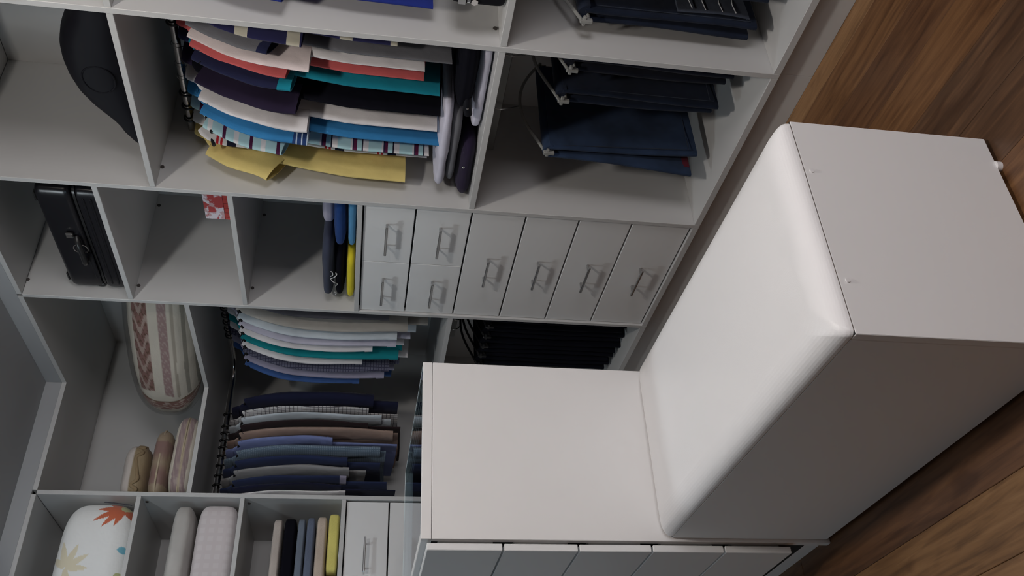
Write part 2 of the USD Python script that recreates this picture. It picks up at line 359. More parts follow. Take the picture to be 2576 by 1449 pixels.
# drawer unit
u2 = T('wardrobe_unit', 'white wardrobe unit with three open compartments above eight drawers', 'wardrobe', (P2, 0, 0))
carcass_right(u2, P2, P1)
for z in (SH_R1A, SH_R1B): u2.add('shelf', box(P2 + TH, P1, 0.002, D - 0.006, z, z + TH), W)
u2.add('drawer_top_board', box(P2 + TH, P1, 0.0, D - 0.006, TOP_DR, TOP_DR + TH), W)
screws(u2, [(P2 + TH + 0.001, y, z) for y, z in ((0.464, 2.113), (0.066, 2.118), (0.451, 1.696), (0.083, 1.700), (0.067, 2.512), (0.46, 2.512))])
zs = [1.283, 1.109, 0.918, 0.731, 0.543, 0.353, BASE + 0.002]
xm = 0.5 * (P2 + TH + P1)
for i in range(6):
    z1, z0 = zs[i] - (0.003 if i else 0.0), zs[i + 1] + 0.003
    halves = [(P2 + TH + 0.002, xm - 0.001), (xm + 0.001, P1 - 0.002)] if i < 2 else [(P2 + TH + 0.002, P1 - 0.002)]
    for a, b in halves:
        dr = u2.add('drawer', [box(a, b, 0.009, 0.027, z0, z1, 0.0015), box(a + 0.02, b - 0.02, 0.027, 0.46, z0 + 0.02, z1 - 0.03)], 'white_drawer')
        u2.sub(dr, 'handle', handle_x(0.5 * (a + b), 0.5 * (z0 + z1) + 0.006, 0.009), 'satin_metal', label='brushed steel bar handle')
u2.add('drawer_recess', box(P2 + TH, P1, 0.030, 0.032, BASE, TOP_DR), 'dark_gap')
# corner unit (L-shaped)
u3 = T('wardrobe_unit', 'white L-shaped corner wardrobe unit with bent rail of dress shirts', 'wardrobe', (0, 0, 0))
u3.add('side_panel', box(-D, 0, P3, P3 + TH, BASE - 0.022, TOP), W)
def lboard(z0, z1, f=0.0):
    from shapely.geometry import Polygon
    pg = Polygon([(-D, P3 + TH), (0 - f, P3 + TH), (0 - f, 0 + f), (P2, 0 + f), (P2, D), (-D, D)])
    m = trimesh.creation.extrude_polygon(pg, z1 - z0); m.apply_translation((0, 0, z0)); return m
u3.add('bottom_board', lboard(BASE - 0.022, BASE), W)
u3.add('top_board', lboard(TOP, TOP + TH), W)
u3.add('shelf', lboard(1.928, 1.946, 0.002), W, label='L-shaped hat shelf')
u3.add('shelf', lboard(SH_LOW, SH_LOW + 0.02, 0.002), W, label='L-shaped lower shelf')
u3.add('back_panel', box(-D + 0.006, P2, D - 0.006, D, BASE, TOP), W)
u3.add('back_panel', box(-D, -D + 0.006, P3 + TH, D, BASE, TOP), W)
u3.add('plinth', [box(-0.026, P2, 0.026, 0.042, 0, BASE - 0.022), box(-0.042, -0.026, P3, 0.042, 0, BASE - 0.022)], W)
rail = [(x, 0.27, RZ) for x in np.linspace(P2, -0.17, 26)] + [(-0.17 - 0.1 * math.sin(a), 0.17 + 0.1 * math.cos(a), RZ) for a in np.linspace(0.15, PI / 2 - 0.15, 8)] + [(-0.27, y, RZ) for y in np.linspace(0.17, P3 + TH, 22)]
u3.add('hanging_rail', tube(rail, 0.0125, 16), 'chrome', smooth=40, label='bent chrome hanging rail')
screws(u3, [(0.30, D - 0.007, 2.30)], axis=1)
# left unit
u4 = T('wardrobe_unit', 'white open wardrobe unit left of the corner with bedding above drawers', 'wardrobe', (0, P3, 0))
yL, yR = YE, P3
u4.add('side_panel', box(-D, 0, YE - TH, YE, BASE - 0.022, TOP), W)
u4.add('bottom_board', box(-D + 0.006, 0, yL, yR, BASE - 0.022, BASE), W)
u4.add('top_board', box(-D + 0.006, 0, yL, yR, TOP, TOP + TH), W)
u4.add('back_panel', box(-D, -D + 0.006, yL, yR, BASE, TOP), W)
u4.add('plinth', box(-0.042, -0.026, yL, yR, 0, BASE - 0.022), W)
for z in (2.118, 1.711): u4.add('shelf', box(-D + 0.006, -0.002, yL, yR, z, z + TH), W)
u4.add('drawer_top_board', box(-D + 0.006, 0, yL, yR, 1.297, 1.315), W)
screws(u4, [(-0.06, P3 - 0.0022, 2.105), (-0.06, P3 - 0.0022, 1.698)], axis=1)
zl = [1.292, 1.116, 0.928, 0.74, 0.55, 0.36, BASE + 0.002]
for i in range(6):
    z1, z0 = zl[i] - (0.003 if i else 0.0), zl[i + 1] + 0.003
    dr = u4.add('drawer', [box(-0.027, -0.010, yL + 0.002, yR - 0.006, z0, z1, 0.0015), box(-0.46, -0.027, yL + 0.03, yR - 0.03, z0 + 0.02, z1 - 0.03)], 'white_drawer')
    hm = handle_y(-0.742, 0.5 * (z0 + z1) + 0.006, -0.010)
    u4.sub(dr, 'handle', hm, 'satin_metal', label='brushed steel bar handle')
u4.add('drawer_recess', box(-0.034, -0.031, yL, yR, BASE, 1.297), 'dark_gap')
# cornice strip between wardrobe top and ceiling
struct('trim_1', [box(-0.018, XE + TH, -0.0, 0.018, TOP + TH, CEIL), box(-0.018, 0.0, YE - TH, 0.0, TOP + TH, CEIL)], 'ceiling_paint', label='plain white cornice strip above the wardrobe')

# ------------------------------------------------------------------ drawer island with glass top
IX0, IX1, IY0, IY1, IZ = 0.696, 1.474, -1.180, -0.677, 1.091
isl = T('drawer_island', 'white free-standing drawer island with a glass display top', 'drawer cabinet', (0.5 * (IX0 + IX1), 0.5 * (IY0 + IY1), 0))
isl.add('end_panel', box(IX1 - 0.02, IX1, IY0, IY1, 0.0, IZ - 0.027), 'bench_laminate')
isl.add('end_panel', box(IX0, IX0 + 0.02, IY0, IY1, 0.0, IZ - 0.027), 'bench_laminate')
isl.add('side_panel', box(IX0 + 0.02, IX1 - 0.02, IY1 - 0.018, IY1, 0.0, IZ - 0.027), 'bench_laminate')
isl.add('top_rail', box(IX1 - 0.02, IX1, IY0, IY1, IZ - 0.026, IZ), 'bench_laminate')
isl.add('top_rail', box(IX0, IX0 + 0.006, IY0, IY1, IZ - 0.026, IZ - 0.007), 'bench_laminate')
isl.add('top_rail', box(IX0, IX1 - 0.02, IY0, IY0 + 0.022, IZ - 0.026, IZ), 'bench_laminate')
isl.add('top_rail', box(IX0, IX1 - 0.02, IY1 - 0.010, IY1, IZ - 0.026, IZ - 0.007), 'bench_laminate')
isl.add('display_tray', box(IX0 + 0.02, IX1 - 0.021, IY0 + 0.023, IY1 - 0.019, IZ - 0.095, IZ - 0.085), 'tray_lining')
isl.add('glass_top', box(IX0, IX1 - 0.021, IY0 + 0.0225, IY1, IZ - 0.006, IZ - 0.0005, 0.001), 'pane_glass')
isl.add('glass_edge', [box(IX0, IX0 + 0.0012, IY0 + 0.023, IY1, IZ - 0.006, IZ), box(IX0, IX1 - 0.021, IY1, IY1 + 0.0012, IZ - 0.006, IZ)], 'glass_edge')
zi = [1.078, 0.884, 0.690, 0.496, 0.300, 0.112]
for i in range(5):
    z1, z0 = zi[i] - 0.0025, zi[i + 1] + 0.0025
    dr = isl.add('drawer', [box(IX0 + 0.004, IX1 - 0.006, -1.206, -1.188, z0, z1, 0.0015), box(IX0 + 0.03, IX1 - 0.03, -1.188, -0.72, z0 + 0.02, z1 - 0.03)], 'white_drawer')
    isl.sub(dr, 'handle', handle_x(0.5 * (IX0 + IX1), 0.5 * (z0 + z1), -1.206), 'satin_metal', label='brushed steel bar handle')
isl.add('front_recess', box(IX0 + 0.02, IX1 - 0.02, -1.170, -1.166, 0.05, IZ - 0.03), 'dark_gap')
isl.add('plinth', box(IX0 + 0.02, IX1 - 0.02, -1.165, -1.150, 0.0, 0.11), 'bench_laminate')

# ------------------------------------------------------------------ bench with padded seat
BX0, BX1, BY0, BY1, BZ = IX1 + 0.001, 2.480, -1.171, -0.671, 0.441
bench = T('bench', 'long white bench with padded leatherette seat against the drawer island', 'bench', (0.5 * (BX0 + BX1), 0.5 * (BY0 + BY1), 0))
F0 = 0.010
bench.add('end_panel', box(BX1 - 0.018, BX1, BY0, BY1, F0, BZ), 'bench_laminate')
bench.add('side_panel', box(BX0, BX1 - 0.0184, BY0, BY0 + 0.018, F0, BZ), 'bench_laminate')
bench.add('side_panel', box(BX0, BX1 - 0.0184, BY1 - 0.018, BY1, F0, BZ), 'bench_laminate')
bench.add('base_board', box(BX0, BX1 - 0.02, BY0 + 0.019, BY1 - 0.019, F0 + 0.01, F0 + 0.028), 'bench_laminate')
for y, z in ((-0.803, 0.427), (-1.06, 0.425)):
    s = trimesh.creation.cylinder(radius=0.0045, height=0.003, sections=16); s = rotate(s, 90, [0, 1, 0]); s.apply_translation((BX1 + 0.0008, y, z)); bench.add('screw_cap', s, 'white_cap', smooth=30)
for x, y in ((BX1 - 0.005, -0.744), (BX1 - 0.03, -1.10), (BX0 + 0.06, -1.14), (BX0 + 0.06, -0.70)):
    s = trimesh.creation.cylinder(radius=0.011, height=F0 + 0.002, sections=16); s.apply_translation((x, y, (F0 + 0.002) / 2)); bench.add('foot', s, 'white_cap', smooth=30)
def cushion():
    nx, ny = 90, 60
    # unroll: profile inset/height from the rim upward, squared-off shape with a soft crown
    prof = [(0.062 * (1 - math.cos(q)), 0.040 * math.sin(q) ** 0.85) for q in np.linspace(0, PI / 2, 14)] + [(0.085, 0.0408), (0.12, 0.0422), (0.16, 0.0434), (0.20, 0.0442), (0.235, 0.0445)]
    rings = []
    lx, ly = BX1 - BX0, BY1 - BY0
    def rr(inset, r, n=12):
        x0, x1, y0, y1 = BX0 + inset, BX1 - inset, BY0 + inset, BY1 - inset
        r = max(min(r, (y1 - y0) / 2 - 1e-4), 0.002); out = []
        for cx, cy, a0 in ((x1 - r, y1 - r, 0), (x0 + r, y1 - r, 90), (x0 + r, y0 + r, 180), (x1 - r, y0 + r, 270)):
            for a in np.linspace(a0, a0 + 90, n): out.append((cx + r * math.cos(math.radians(a)), cy + r * math.sin(math.radians(a))))
            # straight run to the next corner
        P = np.array(out); Q = []
        for i in range(len(P)):
            a, b = P[i], P[(i + 1) % len(P)]; d = np.linalg.norm(b - a); k = max(1, int(d / 0.02)) if d > 0.03 else 1
            Q.append((a, b, d))
        return P
    R0 = None
    for i, (ins, h) in enumerate(prof):
        P = rr(ins, 0.012 + ins * 0.55)
        rings.append(np.c_[P, np.full(len(P), BZ + 0.0012 + h)])
    m = loft(rings, True, True)
    for _ in range(2): m = m.subdivide() if len(m.faces) < 30000 else m
    v = np.array(m.vertices)
    w = np.clip((v[:, 2] - BZ) / 0.03, 0, 1)
    # puckers at the corners, small waves on the rolled edge
    edge = np.minimum(np.minimum(v[:, 0] - BX0, BX1 - v[:, 0]), np.minimum(v[:, 1] - BY0, BY1 - v[:, 1]))
    v[:, 2] += w * 0.0022 * fbm(v * np.array([5, 5, 1.0])) + w * 0.0009 * np.exp(-(edge / 0.03) ** 2) * np.sin((v[:, 0] * 1.0 + v[:, 1]) * 95)
    return trimesh.Trimesh(v, m.faces, process=False)
bench.add('seat_cushion', cushion(), 'leatherette', smooth=True, label='white padded leatherette seat cushion')
bench.add('seam', box(BX0 + 0.001, BX1 - 0.0012, BY0 + 0.0012, BY1 - 0.0012, BZ - 0.0005, BZ + 0.0016, 0.0003), 'dark_gap')

# ------------------------------------------------------------------ clothes on hangers
def body_mesh(L, hw, th, seed, flare=0.0, drape=None, neck=0.06):
    rng = np.random.default_rng(seed); drape = th * 0.22 if drape is None else drape
    zz = np.r_[0.0, -0.012, -0.028, -0.05, -0.075, -0.10, -0.13, np.linspace(-0.17, -L + 0.01, 20), -L + 0.004, -L]
    wx = np.interp(-zz, [0, 0.012, 0.028, 0.05, 0.075, 0.10, 0.13, 0.25, 0.36, 0.48, L], [neck, neck + 0.02, neck + 0.045, hw * 0.60, hw * 0.68, hw * 0.72, hw * 0.74, hw * 0.80, hw * 0.90, hw * 0.98, hw * (1 + flare)])
    tt = np.interp(-zz, [0, 0.05, 0.10, 0.25, L * 0.7, L], [0.010, th * 0.7, th * 0.9, th * 1.05, th * 0.95, th * 0.75])
    m = 44; a = np.arange(m) * 2 * PI / m; ph = rng.uniform(0, 6.28, 4); k = rng.uniform(14, 26, 2)
    lean = rng.uniform(-0.006, 0.006)
    R = []
    for z, w, t in zip(zz, wx, tt):
        y = w * np.sign(np.cos(a)) * np.abs(np.cos(a)) ** 0.85
        x = t * np.sign(np.sin(a)) * np.abs(np.sin(a)) ** 0.75
        s = min(1, max(0, (-z - 0.08) / (L - 0.08)))
        off = drape * s * (np.sin(k[0] * y + ph[0] + 2 * z) + 0.6 * np.sin(k[1] * y + ph[1])) + lean * s
        x = x + off + 0.15 * t * s * np.sin(40 * y + ph[2])
        zr = z + 0.006 * s * s * np.sin(9 * y + ph[3])
        R.append(np.stack([x, y, np.full(m, 0) + zr], 1))
    hem = R[-1].copy(); c = hem.mean(0); inn = c + (hem - c) * np.array([0.7, 0.985, 1]); up = inn.copy(); up[:, 2] += 0.04
    return loft(R + [inn, up])

def sleeve_mesh(P, hw, th, seed, side, open_depth=0.05):
    """P: axis in (y, z) for the +y side; hw, th: half width and half thickness at its points"""
    rng = np.random.default_rng(seed)
    n = 18; Q = spline([(0, p[0] * side, p[1]) for p in P], n); s = np.linspace(0, 1, n)
    tw = np.gradient(Q, axis=0); tw /= np.linalg.norm(tw, axis=1, keepdims=True)
    m = 26; a = np.arange(m) * 2 * PI / m; R = []; ph = rng.uniform(0, 6, 3)
    W = np.interp(s, np.linspace(0, 1, len(hw)), hw); H = np.interp(s, np.linspace(0, 1, len(th)), th)
    for i in range(n):
        nrm = np.array([0, -tw[i][2], tw[i][1]])
        x = H[i] * np.sin(a) * (1 + 0.10 * np.sin(7 * s[i] + 3 * np.cos(a) + ph[0])) + 0.004 * math.sin(9 * s[i] + ph[1]) * s[i]
        d = W[i] * np.cos(a)
        R.append(Q[i] + np.c_[x, np.zeros(m), np.zeros(m)] + d[:, None] * nrm)
    c = R[-1].mean(0); inn = c + (R[-1] - c) * 0.93; up = inn - tw[-1] * open_depth
    return loft(R + [inn, up]), (R, tw, Q)

def cuff_ring(R, tw, k0, grow=1.03):
    A = [np.mean(r, 0) + (r - np.mean(r, 0)) * grow for r in R[k0:]]
    A[-1] = A[-1] + tw[-1] * 0.001
    inner = [A[-1].mean(0) + (A[-1] - A[-1].mean(0)) * 0.9, A[-1].mean(0) + (A[-1] - A[-1].mean(0)) * 0.85 - tw[-1] * 0.03]
    return loft(A + inner)

def collar_mesh(tk=0.012, hw=0.062):
    m = 24; a = np.arange(m) * 2 * PI / m; R = []
    for z, k in ((-0.016, 1.12), (0.010, 1.0), (0.022, 0.96), (0.014, 1.10), (-0.012, 1.30)):
        R.append(np.stack([tk * k * np.sin(a), hw * k * np.cos(a), np.full(m, z)], 1))
    return loft(R, False, False)

ZG = RZ - 0.047          # neck height of hanging garments
def hang(name, label, cat, pos, rz, mats, L=0.74, hw=0.204, th=0.018, long=False, seed=0, group=None, cuff=None, sleeve_L=None, drop=0.0, cuffmat=None):
    body, slv = mats[0], mats[1] if len(mats) > 1 else mats[0]
    loc = (pos[0], pos[1], ZG - drop)
    t = T(name, label, cat, loc, rz, group)
    t.add('body', body_mesh(L, hw, th, seed), body, smooth=50, local=True)
    for k, sd in enumerate((-1, 1)):
        if long:
            sl = sleeve_L or 0.60
            P = [(0.105, -0.062), (0.140, -0.15), (0.170, -0.30), (0.178, -sl)]
            m, (R, tw, Q) = sleeve_mesh(P, [0.055, 0.064, 0.058, 0.046], [0.015, th * 0.95, th * 1.0, th * 0.9], seed + 3 + k, sd)
        else:
            sl = sleeve_L or 0.34
            q = hw / 0.204; P = [(0.092 * q, -0.050), (0.118 * q, -0.120), (0.150 * q, -0.21), (0.178 * q, -sl + 0.012)]
            m, (R, tw, Q) = sleeve_mesh(P, [0.062, 0.078, 0.078, 0.070], [0.015, th * 0.95, th * 1.05, th * 1.05], seed + 3 + k, sd)
        s = t.add('sleeve', m, slv, smooth=50, local=True)
        if cuff: t.sub(s, 'cuff', cuff_ring(R, tw, 15), cuff, smooth=50, local=True, label='sleeve cuff in a contrasting colour')
        elif long: t.sub(s, 'cuff', cuff_ring(R, tw, 16, 1.06), cuffmat or slv, smooth=50, local=True)
    t.add('collar', collar_mesh(max(0.0075, min(0.016, th * 0.72))), slv, smooth=50, local=True)
    return t

# hangers: one made, the rest copies
def make_hanger(label, group, pos, rz, mat='black_plastic', r=0.0033):
    t = T('clothes_hanger', label, 'hanger', (pos[0], pos[1], RZ), rz, group)
    hook = [(0, 0.016 * math.cos(a) , 0.0155 + 0.0195 * math.sin(a) - 0.013) for a in np.linspace(-0.7, PI + 0.9, 20)]
    hook = [(0, 0.020 * math.cos(a), 0.020 * math.sin(a) - 0.003) for a in np.linspace(-0.35, PI + 0.5, 22)]
    hook += [(0, -0.012, -0.022), (0, 0, -0.034), (0, 0, -0.052)]
    t.add('hook', tube(spline(hook, 40), r, 8), mat, smooth=40, local=True)
    arm = [(0, y, -0.052 - 0.055 * (abs(y) / 0.17) ** 1.3) for y in np.linspace(-0.17, 0.17, 21)]
    t.add('arm', tube(arm, r * 1.6, 8), mat, smooth=40, local=True)
    return t
first_hanger = {}
HANG = [('slim black clothes hanger on the straight chrome rail, holding a polo shirt', 'black hangers of the polo shirts', 'black_plastic', 0.0036),
        ('thin wire clothes hanger on the straight chrome rail, holding a polo shirt', 'wire hangers of the polo shirts', 'chrome', 0.0013),
        ('slim black clothes hanger on the bent corner rail, holding a dress shirt', 'hangers of the dress shirts', 'black_plastic', 0.0033)]
def hanger_at(pos, rz, n):
    lab, grp, mat, r = HANG[n]
    if n not in first_hanger: first_hanger[n] = make_hanger(lab, grp, pos, rz, mat, r)
    else: copy_of(first_hanger[n], 'clothes_hanger', (pos[0], pos[1], RZ), rz, lab, 'hanger', grp)

def copy_of(src, name, loc, rz, label, cat, group=None):
    p = fresh('/World/' + name)
    pr = stage.DefinePrim(p, 'Xform')
    pr.GetReferences().AddInternalReference(src.path)
    x = UsdGeom.Xformable(pr); x.ClearXformOpOrder()
    pr.SetInstanceable(True)
    m = Gf.Matrix4d(); c, s = math.cos(math.radians(rz)), math.sin(math.radians(rz))
    m = Gf.Matrix4d(c, s, 0, 0, -s, c, 0, 0, 0, 0, 1, 0, float(loc[0]), float(loc[1]), float(loc[2]), 1)
    x.AddTransformOp().Set(m)
    return tag(pr, label, cat, group)

# polo shirts, from the left panel rightwards
fabric('cloth_yellow', (0.68, 0.54, 0.20)); fabric('cloth_blue', (0.035, 0.20, 0.44)); fabric('cloth_white', (0.74, 0.71, 0.72)); fabric('cloth_black', (0.003, 0.003, 0.007), sheen=0.0)
fabric('cloth_plum', (0.020, 0.013, 0.035)); fabric('cloth_teal', (0.008, 0.22, 0.30)); fabric('cloth_navy', (0.015, 0.018, 0.055)); fabric('cloth_coral', (0.56, 0.115, 0.115))
fabric('cloth_grey', (0.145, 0.145, 0.16)); fabric('cloth_pink_white', (0.74, 0.64, 0.63))
AQ = (0.42, 0.63, 0.66)
banded('cloth_aqua_stripe', AQ, [(0.42, (0.70, 0.66, 0.66)), (0.60, (0.015, 0.015, 0.03)), (0.64, AQ), (0.80, (0.10, 0.012, 0.05)), (0.90, (0.02, 0.015, 0.05)), (0.94, (0.62, 0.60, 0.62))], period=0.098)
banded('cloth_aqua_sleeve', AQ, [(0.30, (0.72, 0.70, 0.70)), (0.48, AQ), (0.78, (0.07, 0.012, 0.05)), (0.90, AQ)], axis='z', period=0.085)
banded('cloth_navy_block', (0.02, 0.02, 0.07), [(0.5, (0.50, 0.47, 0.38)), (0.75, (0.02, 0.02, 0.07))], period=0.14)
banded('cloth_white_band', (0.70, 0.67, 0.67), [(0.25, (0.012, 0.012, 0.03)), (0.42, (0.70, 0.67, 0.67)), (0.50, (0.45, 0.02, 0.03)), (0.545, (0.70, 0.67, 0.67)), (0.575, (0.45, 0.02, 0.03)), (0.62, (0.70, 0.67, 0.67))], period=0.17)
banded('cuff_blue_stripe', (0.02, 0.05, 0.16), [(0.35, (0.50, 0.60, 0.70)), (0.6, (0.02, 0.05, 0.16))], period=0.016)
polos = [
    (1.395, ('cloth_yellow',), 'mustard yellow polo shirt at the left end of the rail', dict(L=0.665, sleeve_L=0.275, th=0.017)),
    (1.450, ('cloth_white_band',), 'white polo shirt with navy bands and red lines, squeezed behind the mustard yellow one', dict(L=0.742, sleeve_L=0.22, th=0.012, hw=0.150)),
    (1.508, ('cloth_aqua_stripe', 'cloth_aqua_sleeve'), 'pale aqua polo shirt with white and maroon stripes', dict(L=0.74, sleeve_L=0.31)),
    (1.578, ('cloth_blue',), 'bright blue polo shirt with a striped navy cuff', dict(L=0.785, cuff='cuff_blue_stripe', sleeve_L=0.375)),
    (1.630, ('cloth_white',), 'plain white polo shirt between the bright blue one and the dark plum one', dict(L=0.75, sleeve_L=0.375)),
    (1.708, ('cloth_black', 'cloth_plum'), 'very dark plum and black polo shirt beside the white one', dict(L=0.765, sleeve_L=0.35)),
    (1.790, ('cloth_teal', 'cloth_navy'), 'teal polo shirt with navy sleeves edged in teal', dict(L=0.755, cuff='cloth_teal', sleeve_L=0.34)),
    (1.834, ('cloth_coral',), 'coral red polo shirt with plain sleeves', dict(L=0.70, sleeve_L=0.33, th=0.014)),
    (1.874, ('cloth_white', 'cloth_pink_white'), 'off-white polo shirt between the coral red one and the grey one', dict(L=0.70, sleeve_L=0.385, th=0.012)),
    (1.912, ('cloth_grey',), 'charcoal grey polo shirt with a navy sleeve cuff', dict(L=0.775, cuff='cloth_navy', sleeve_L=0.295, th=0.017)),
    (1.964, ('cloth_navy_block', 'cloth_navy_block'), 'navy polo shirt with cream colour blocks at the right end of the rail', dict(L=0.62, sleeve_L=0.37, th=0.014)),
]
for i, (x, mats, lab, kw) in enumerate(polos):
    hang('polo_shirt', lab, 'shirt', (x, 0.264 + 0.003 * ((i * 37) % 5 - 2)), 0, mats, seed=100 + i, **kw)
    hanger_at((x, 0.27), 0, 0 if i in (0, 1, 2, 6) else 1)

# dress shirts on the corner rail
checked('cloth_grey_check', (0.12, 0.12, 0.17), (0.045, 0.045, 0.08)); checked('cloth_white_plaid', (0.60, 0.58, 0.58), (0.10, 0.09, 0.10), 0.018, 0.12)
checked('cloth_bluegrey_check', (0.20, 0.26, 0.33), (0.12, 0.17, 0.23), 0.008, 0.4)
fabric('cloth_charcoal', (0.075, 0.072, 0.085)); fabric('cloth_beige_grey', (0.42, 0.39, 0.355)); fabric('cloth_ice', (0.58, 0.63, 0.68)); fabric('cloth_lilac_white', (0.52, 0.50, 0.60))
fabric('cloth_lilac', (0.32, 0.30, 0.40)); fabric('cloth_sea', (0.008, 0.21, 0.24)); fabric('cloth_royal', (0.05, 0.11, 0.30)); fabric('cloth_brown', (0.028, 0.016, 0.018)); fabric('cloth_tan', (0.34, 0.235, 0.19))
fabric('cloth_lavender_blue', (0.19, 0.23, 0.45)); fabric('cloth_deep_navy', (0.022, 0.032, 0.085)); fabric('cloth_mid_grey', (0.28, 0.275, 0.28)); fabric('cloth_ink', (0.012, 0.014, 0.04))
run_R = [  # x, materials, label, hem length, sleeve length
    (0.560, ('cloth_charcoal',), 'charcoal patterned dress shirt next to the drawer unit', 0.80, 0.66),
    (0.470, ('cloth_beige_grey',), 'long beige-grey dress shirt, second from the drawer unit', 0.82, 0.74),
    (0.405, ('cloth_ice',), 'pale ice-blue white dress shirt beside the beige-grey one', 0.785, 0.70),
    (0.352, ('cloth_lilac_white',), 'lilac-striped white dress shirt right of the teal one', 0.76, 0.70),
    (0.302, ('cloth_white',), 'plain white dress shirt touching the right side of the teal one', 0.74, 0.60),
    (0.244, ('cloth_sea',), 'deep teal dress shirt in the corner unit', 0.735, 0.715),
    (0.188, ('cloth_white',), 'white dress shirt touching the left side of the teal one', 0.755, 0.56),
    (0.130, ('cloth_grey_check',), 'dark grey-blue dress shirt with a fine check', 0.72, 0.68),
    (0.072, ('cloth_lilac',), 'muted lilac-grey dress shirt right of the royal blue one', 0.71, 0.66),
    (0.016, ('cloth_royal',), 'royal blue dress shirt in the rail bend', 0.70, 0.55),
]
for i, (x, mats, lab, L, sl) in enumerate(run_R):
    hang('dress_shirt', lab, 'shirt', (x, 0.27), 0, mats, L=L, hw=0.186, th=0.021, long=True, seed=300 + i, sleeve_L=sl)
    hanger_at((x, 0.27), 0, 2)
run_L = [  # y along the left run
    (0.004, ('cloth_ink',), 'black jacket with a navy sheen, thick, in the inner corner', 0.74, 0.62, 0.031),
    (-0.058, ('cloth_white_plaid',), 'white dress shirt with thin dark plaid lines', 0.74, 0.60, 0.010),
    (-0.092, ('cloth_ice',), 'thin ice-blue dress shirt between the plaid one and the dark brown one', 0.71, 0.66, 0.010),
    (-0.128, ('cloth_brown',), 'very dark brown dress shirt right of the tan one', 0.755, 0.60, 0.010),
    (-0.164, ('cloth_tan',), 'dusty tan dress shirt in the corner unit', 0.74, 0.715, 0.014),
    (-0.206, ('cloth_lavender_blue',), 'lavender blue dress shirt left of the tan one', 0.73, 0.45, 0.016),
    (-0.252, ('cloth_bluegrey_check',), 'blue-grey dress shirt with a fine weave', 0.69, 0.66, 0.018),
    (-0.300, ('cloth_deep_navy',), 'deep navy dress shirt left of the blue-grey one', 0.67, 0.52, 0.018),
    (-0.345, ('cloth_mid_grey',), 'grey dress shirt between two navy ones', 0.60, 0.53, 0.016),
    (-0.390, ('cloth_deep_navy',), 'navy dress shirt with a turned-up pale cuff', 0.70, 0.52, 0.014),
    (-0.424, ('cloth_ink',), 'inky black shirt, second from the left panel of the corner unit', 0.74, 0.50, 0.009),
    (-0.456, ('cloth_white',), 'white dress shirt against the left panel of the corner unit', 0.73, 0.52, 0.009),
]
for i, (y, mats, lab, L, sl, th) in enumerate(run_L):
    hang('dress_shirt', lab, 'shirt', (-0.262, y), 90, mats, L=L, hw=0.186, th=th, long=True, seed=500 + i, sleeve_L=sl, cuffmat=('cloth_lilac' if i == 9 else None))
    hanger_at((-0.27, y), 90, 2)
# two blue shirts cut by the frame in the far right unit
u0.add('hanging_rail', tube([(x, 0.27, RZ) for x in np.linspace(P0 + TH, XE, 20)], 0.0125, 16), 'chrome', smooth=40, label='chrome hanging rail')
fabric('cloth_cobalt', (0.015, 0.03, 0.22))
hang('polo_shirt', 'cobalt blue polo shirt in the far right unit, cut by the frame', 'shirt', (2.094, 0.262), 0, ('cloth_cobalt',), L=0.70, sleeve_L=0.33, hw=0.196, seed=140)

# ------------------------------------------------------------------ jeans on pull-out trouser racks
fabric('denim_blue', (0.022, 0.040, 0.085), var=0.35, weave=1400.0, bump=0.6); fabric('denim_dark', (0.008, 0.010, 0.020), var=0.3, weave=1400.0, bump=0.5); fabric('denim_ink', (0.010, 0.016, 0.034), var=0.3, weave=1400.0, bump=0.5)
fabric('denim_faded', (0.05, 0.06, 0.085), var=0.35, weave=1400.0, bump=0.6); fabric('cloth_red', (0.10, 0.008, 0.02)); fabric('trouser_navy', (0.003, 0.0035, 0.008), var=0.2, sheen=0.0)
fabric('stitching', (0.028, 0.036, 0.055), var=0.3)
def flap(x_top, x_bot, y0, y1, z_top, z_bot, th, seed, skew=0.0, nz=26):
    """one hanging half of folded trousers: a soft slab in the plane of y and z"""
    rng = np.random.default_rng(seed); m = 36; a = np.arange(m) * 2 * PI / m; ph = rng.uniform(0, 6, 3); R = []
    yc, hw = (y0 + y1) / 2, (y1 - y0) / 2
    for s in np.linspace(0, 1, nz):
        z = z_top + (z_bot - z_top) * s
        y = hw * np.sign(np.cos(a)) * np.abs(np.cos(a)) ** 0.45; x = th * np.sign(np.sin(a)) * np.abs(np.sin(a)) ** 0.55
        xo = x_top + (x_bot - x_top) * s + 0.004 * s * np.sin(18 * y + ph[0]) + 0.004 * np.sin(5 * s + ph[1])
        groove = -0.0035 * np.exp(-((np.abs(np.cos(a)) ** 0.45 * 1.0 - 0.98) / 0.05) ** 2)
        R.append(np.stack([x + xo, yc + y + skew * s, z + 0 * a + 0.010 * s * (y / hw) * rng.uniform(0.8, 1.0)], 1))
    return loft(R)
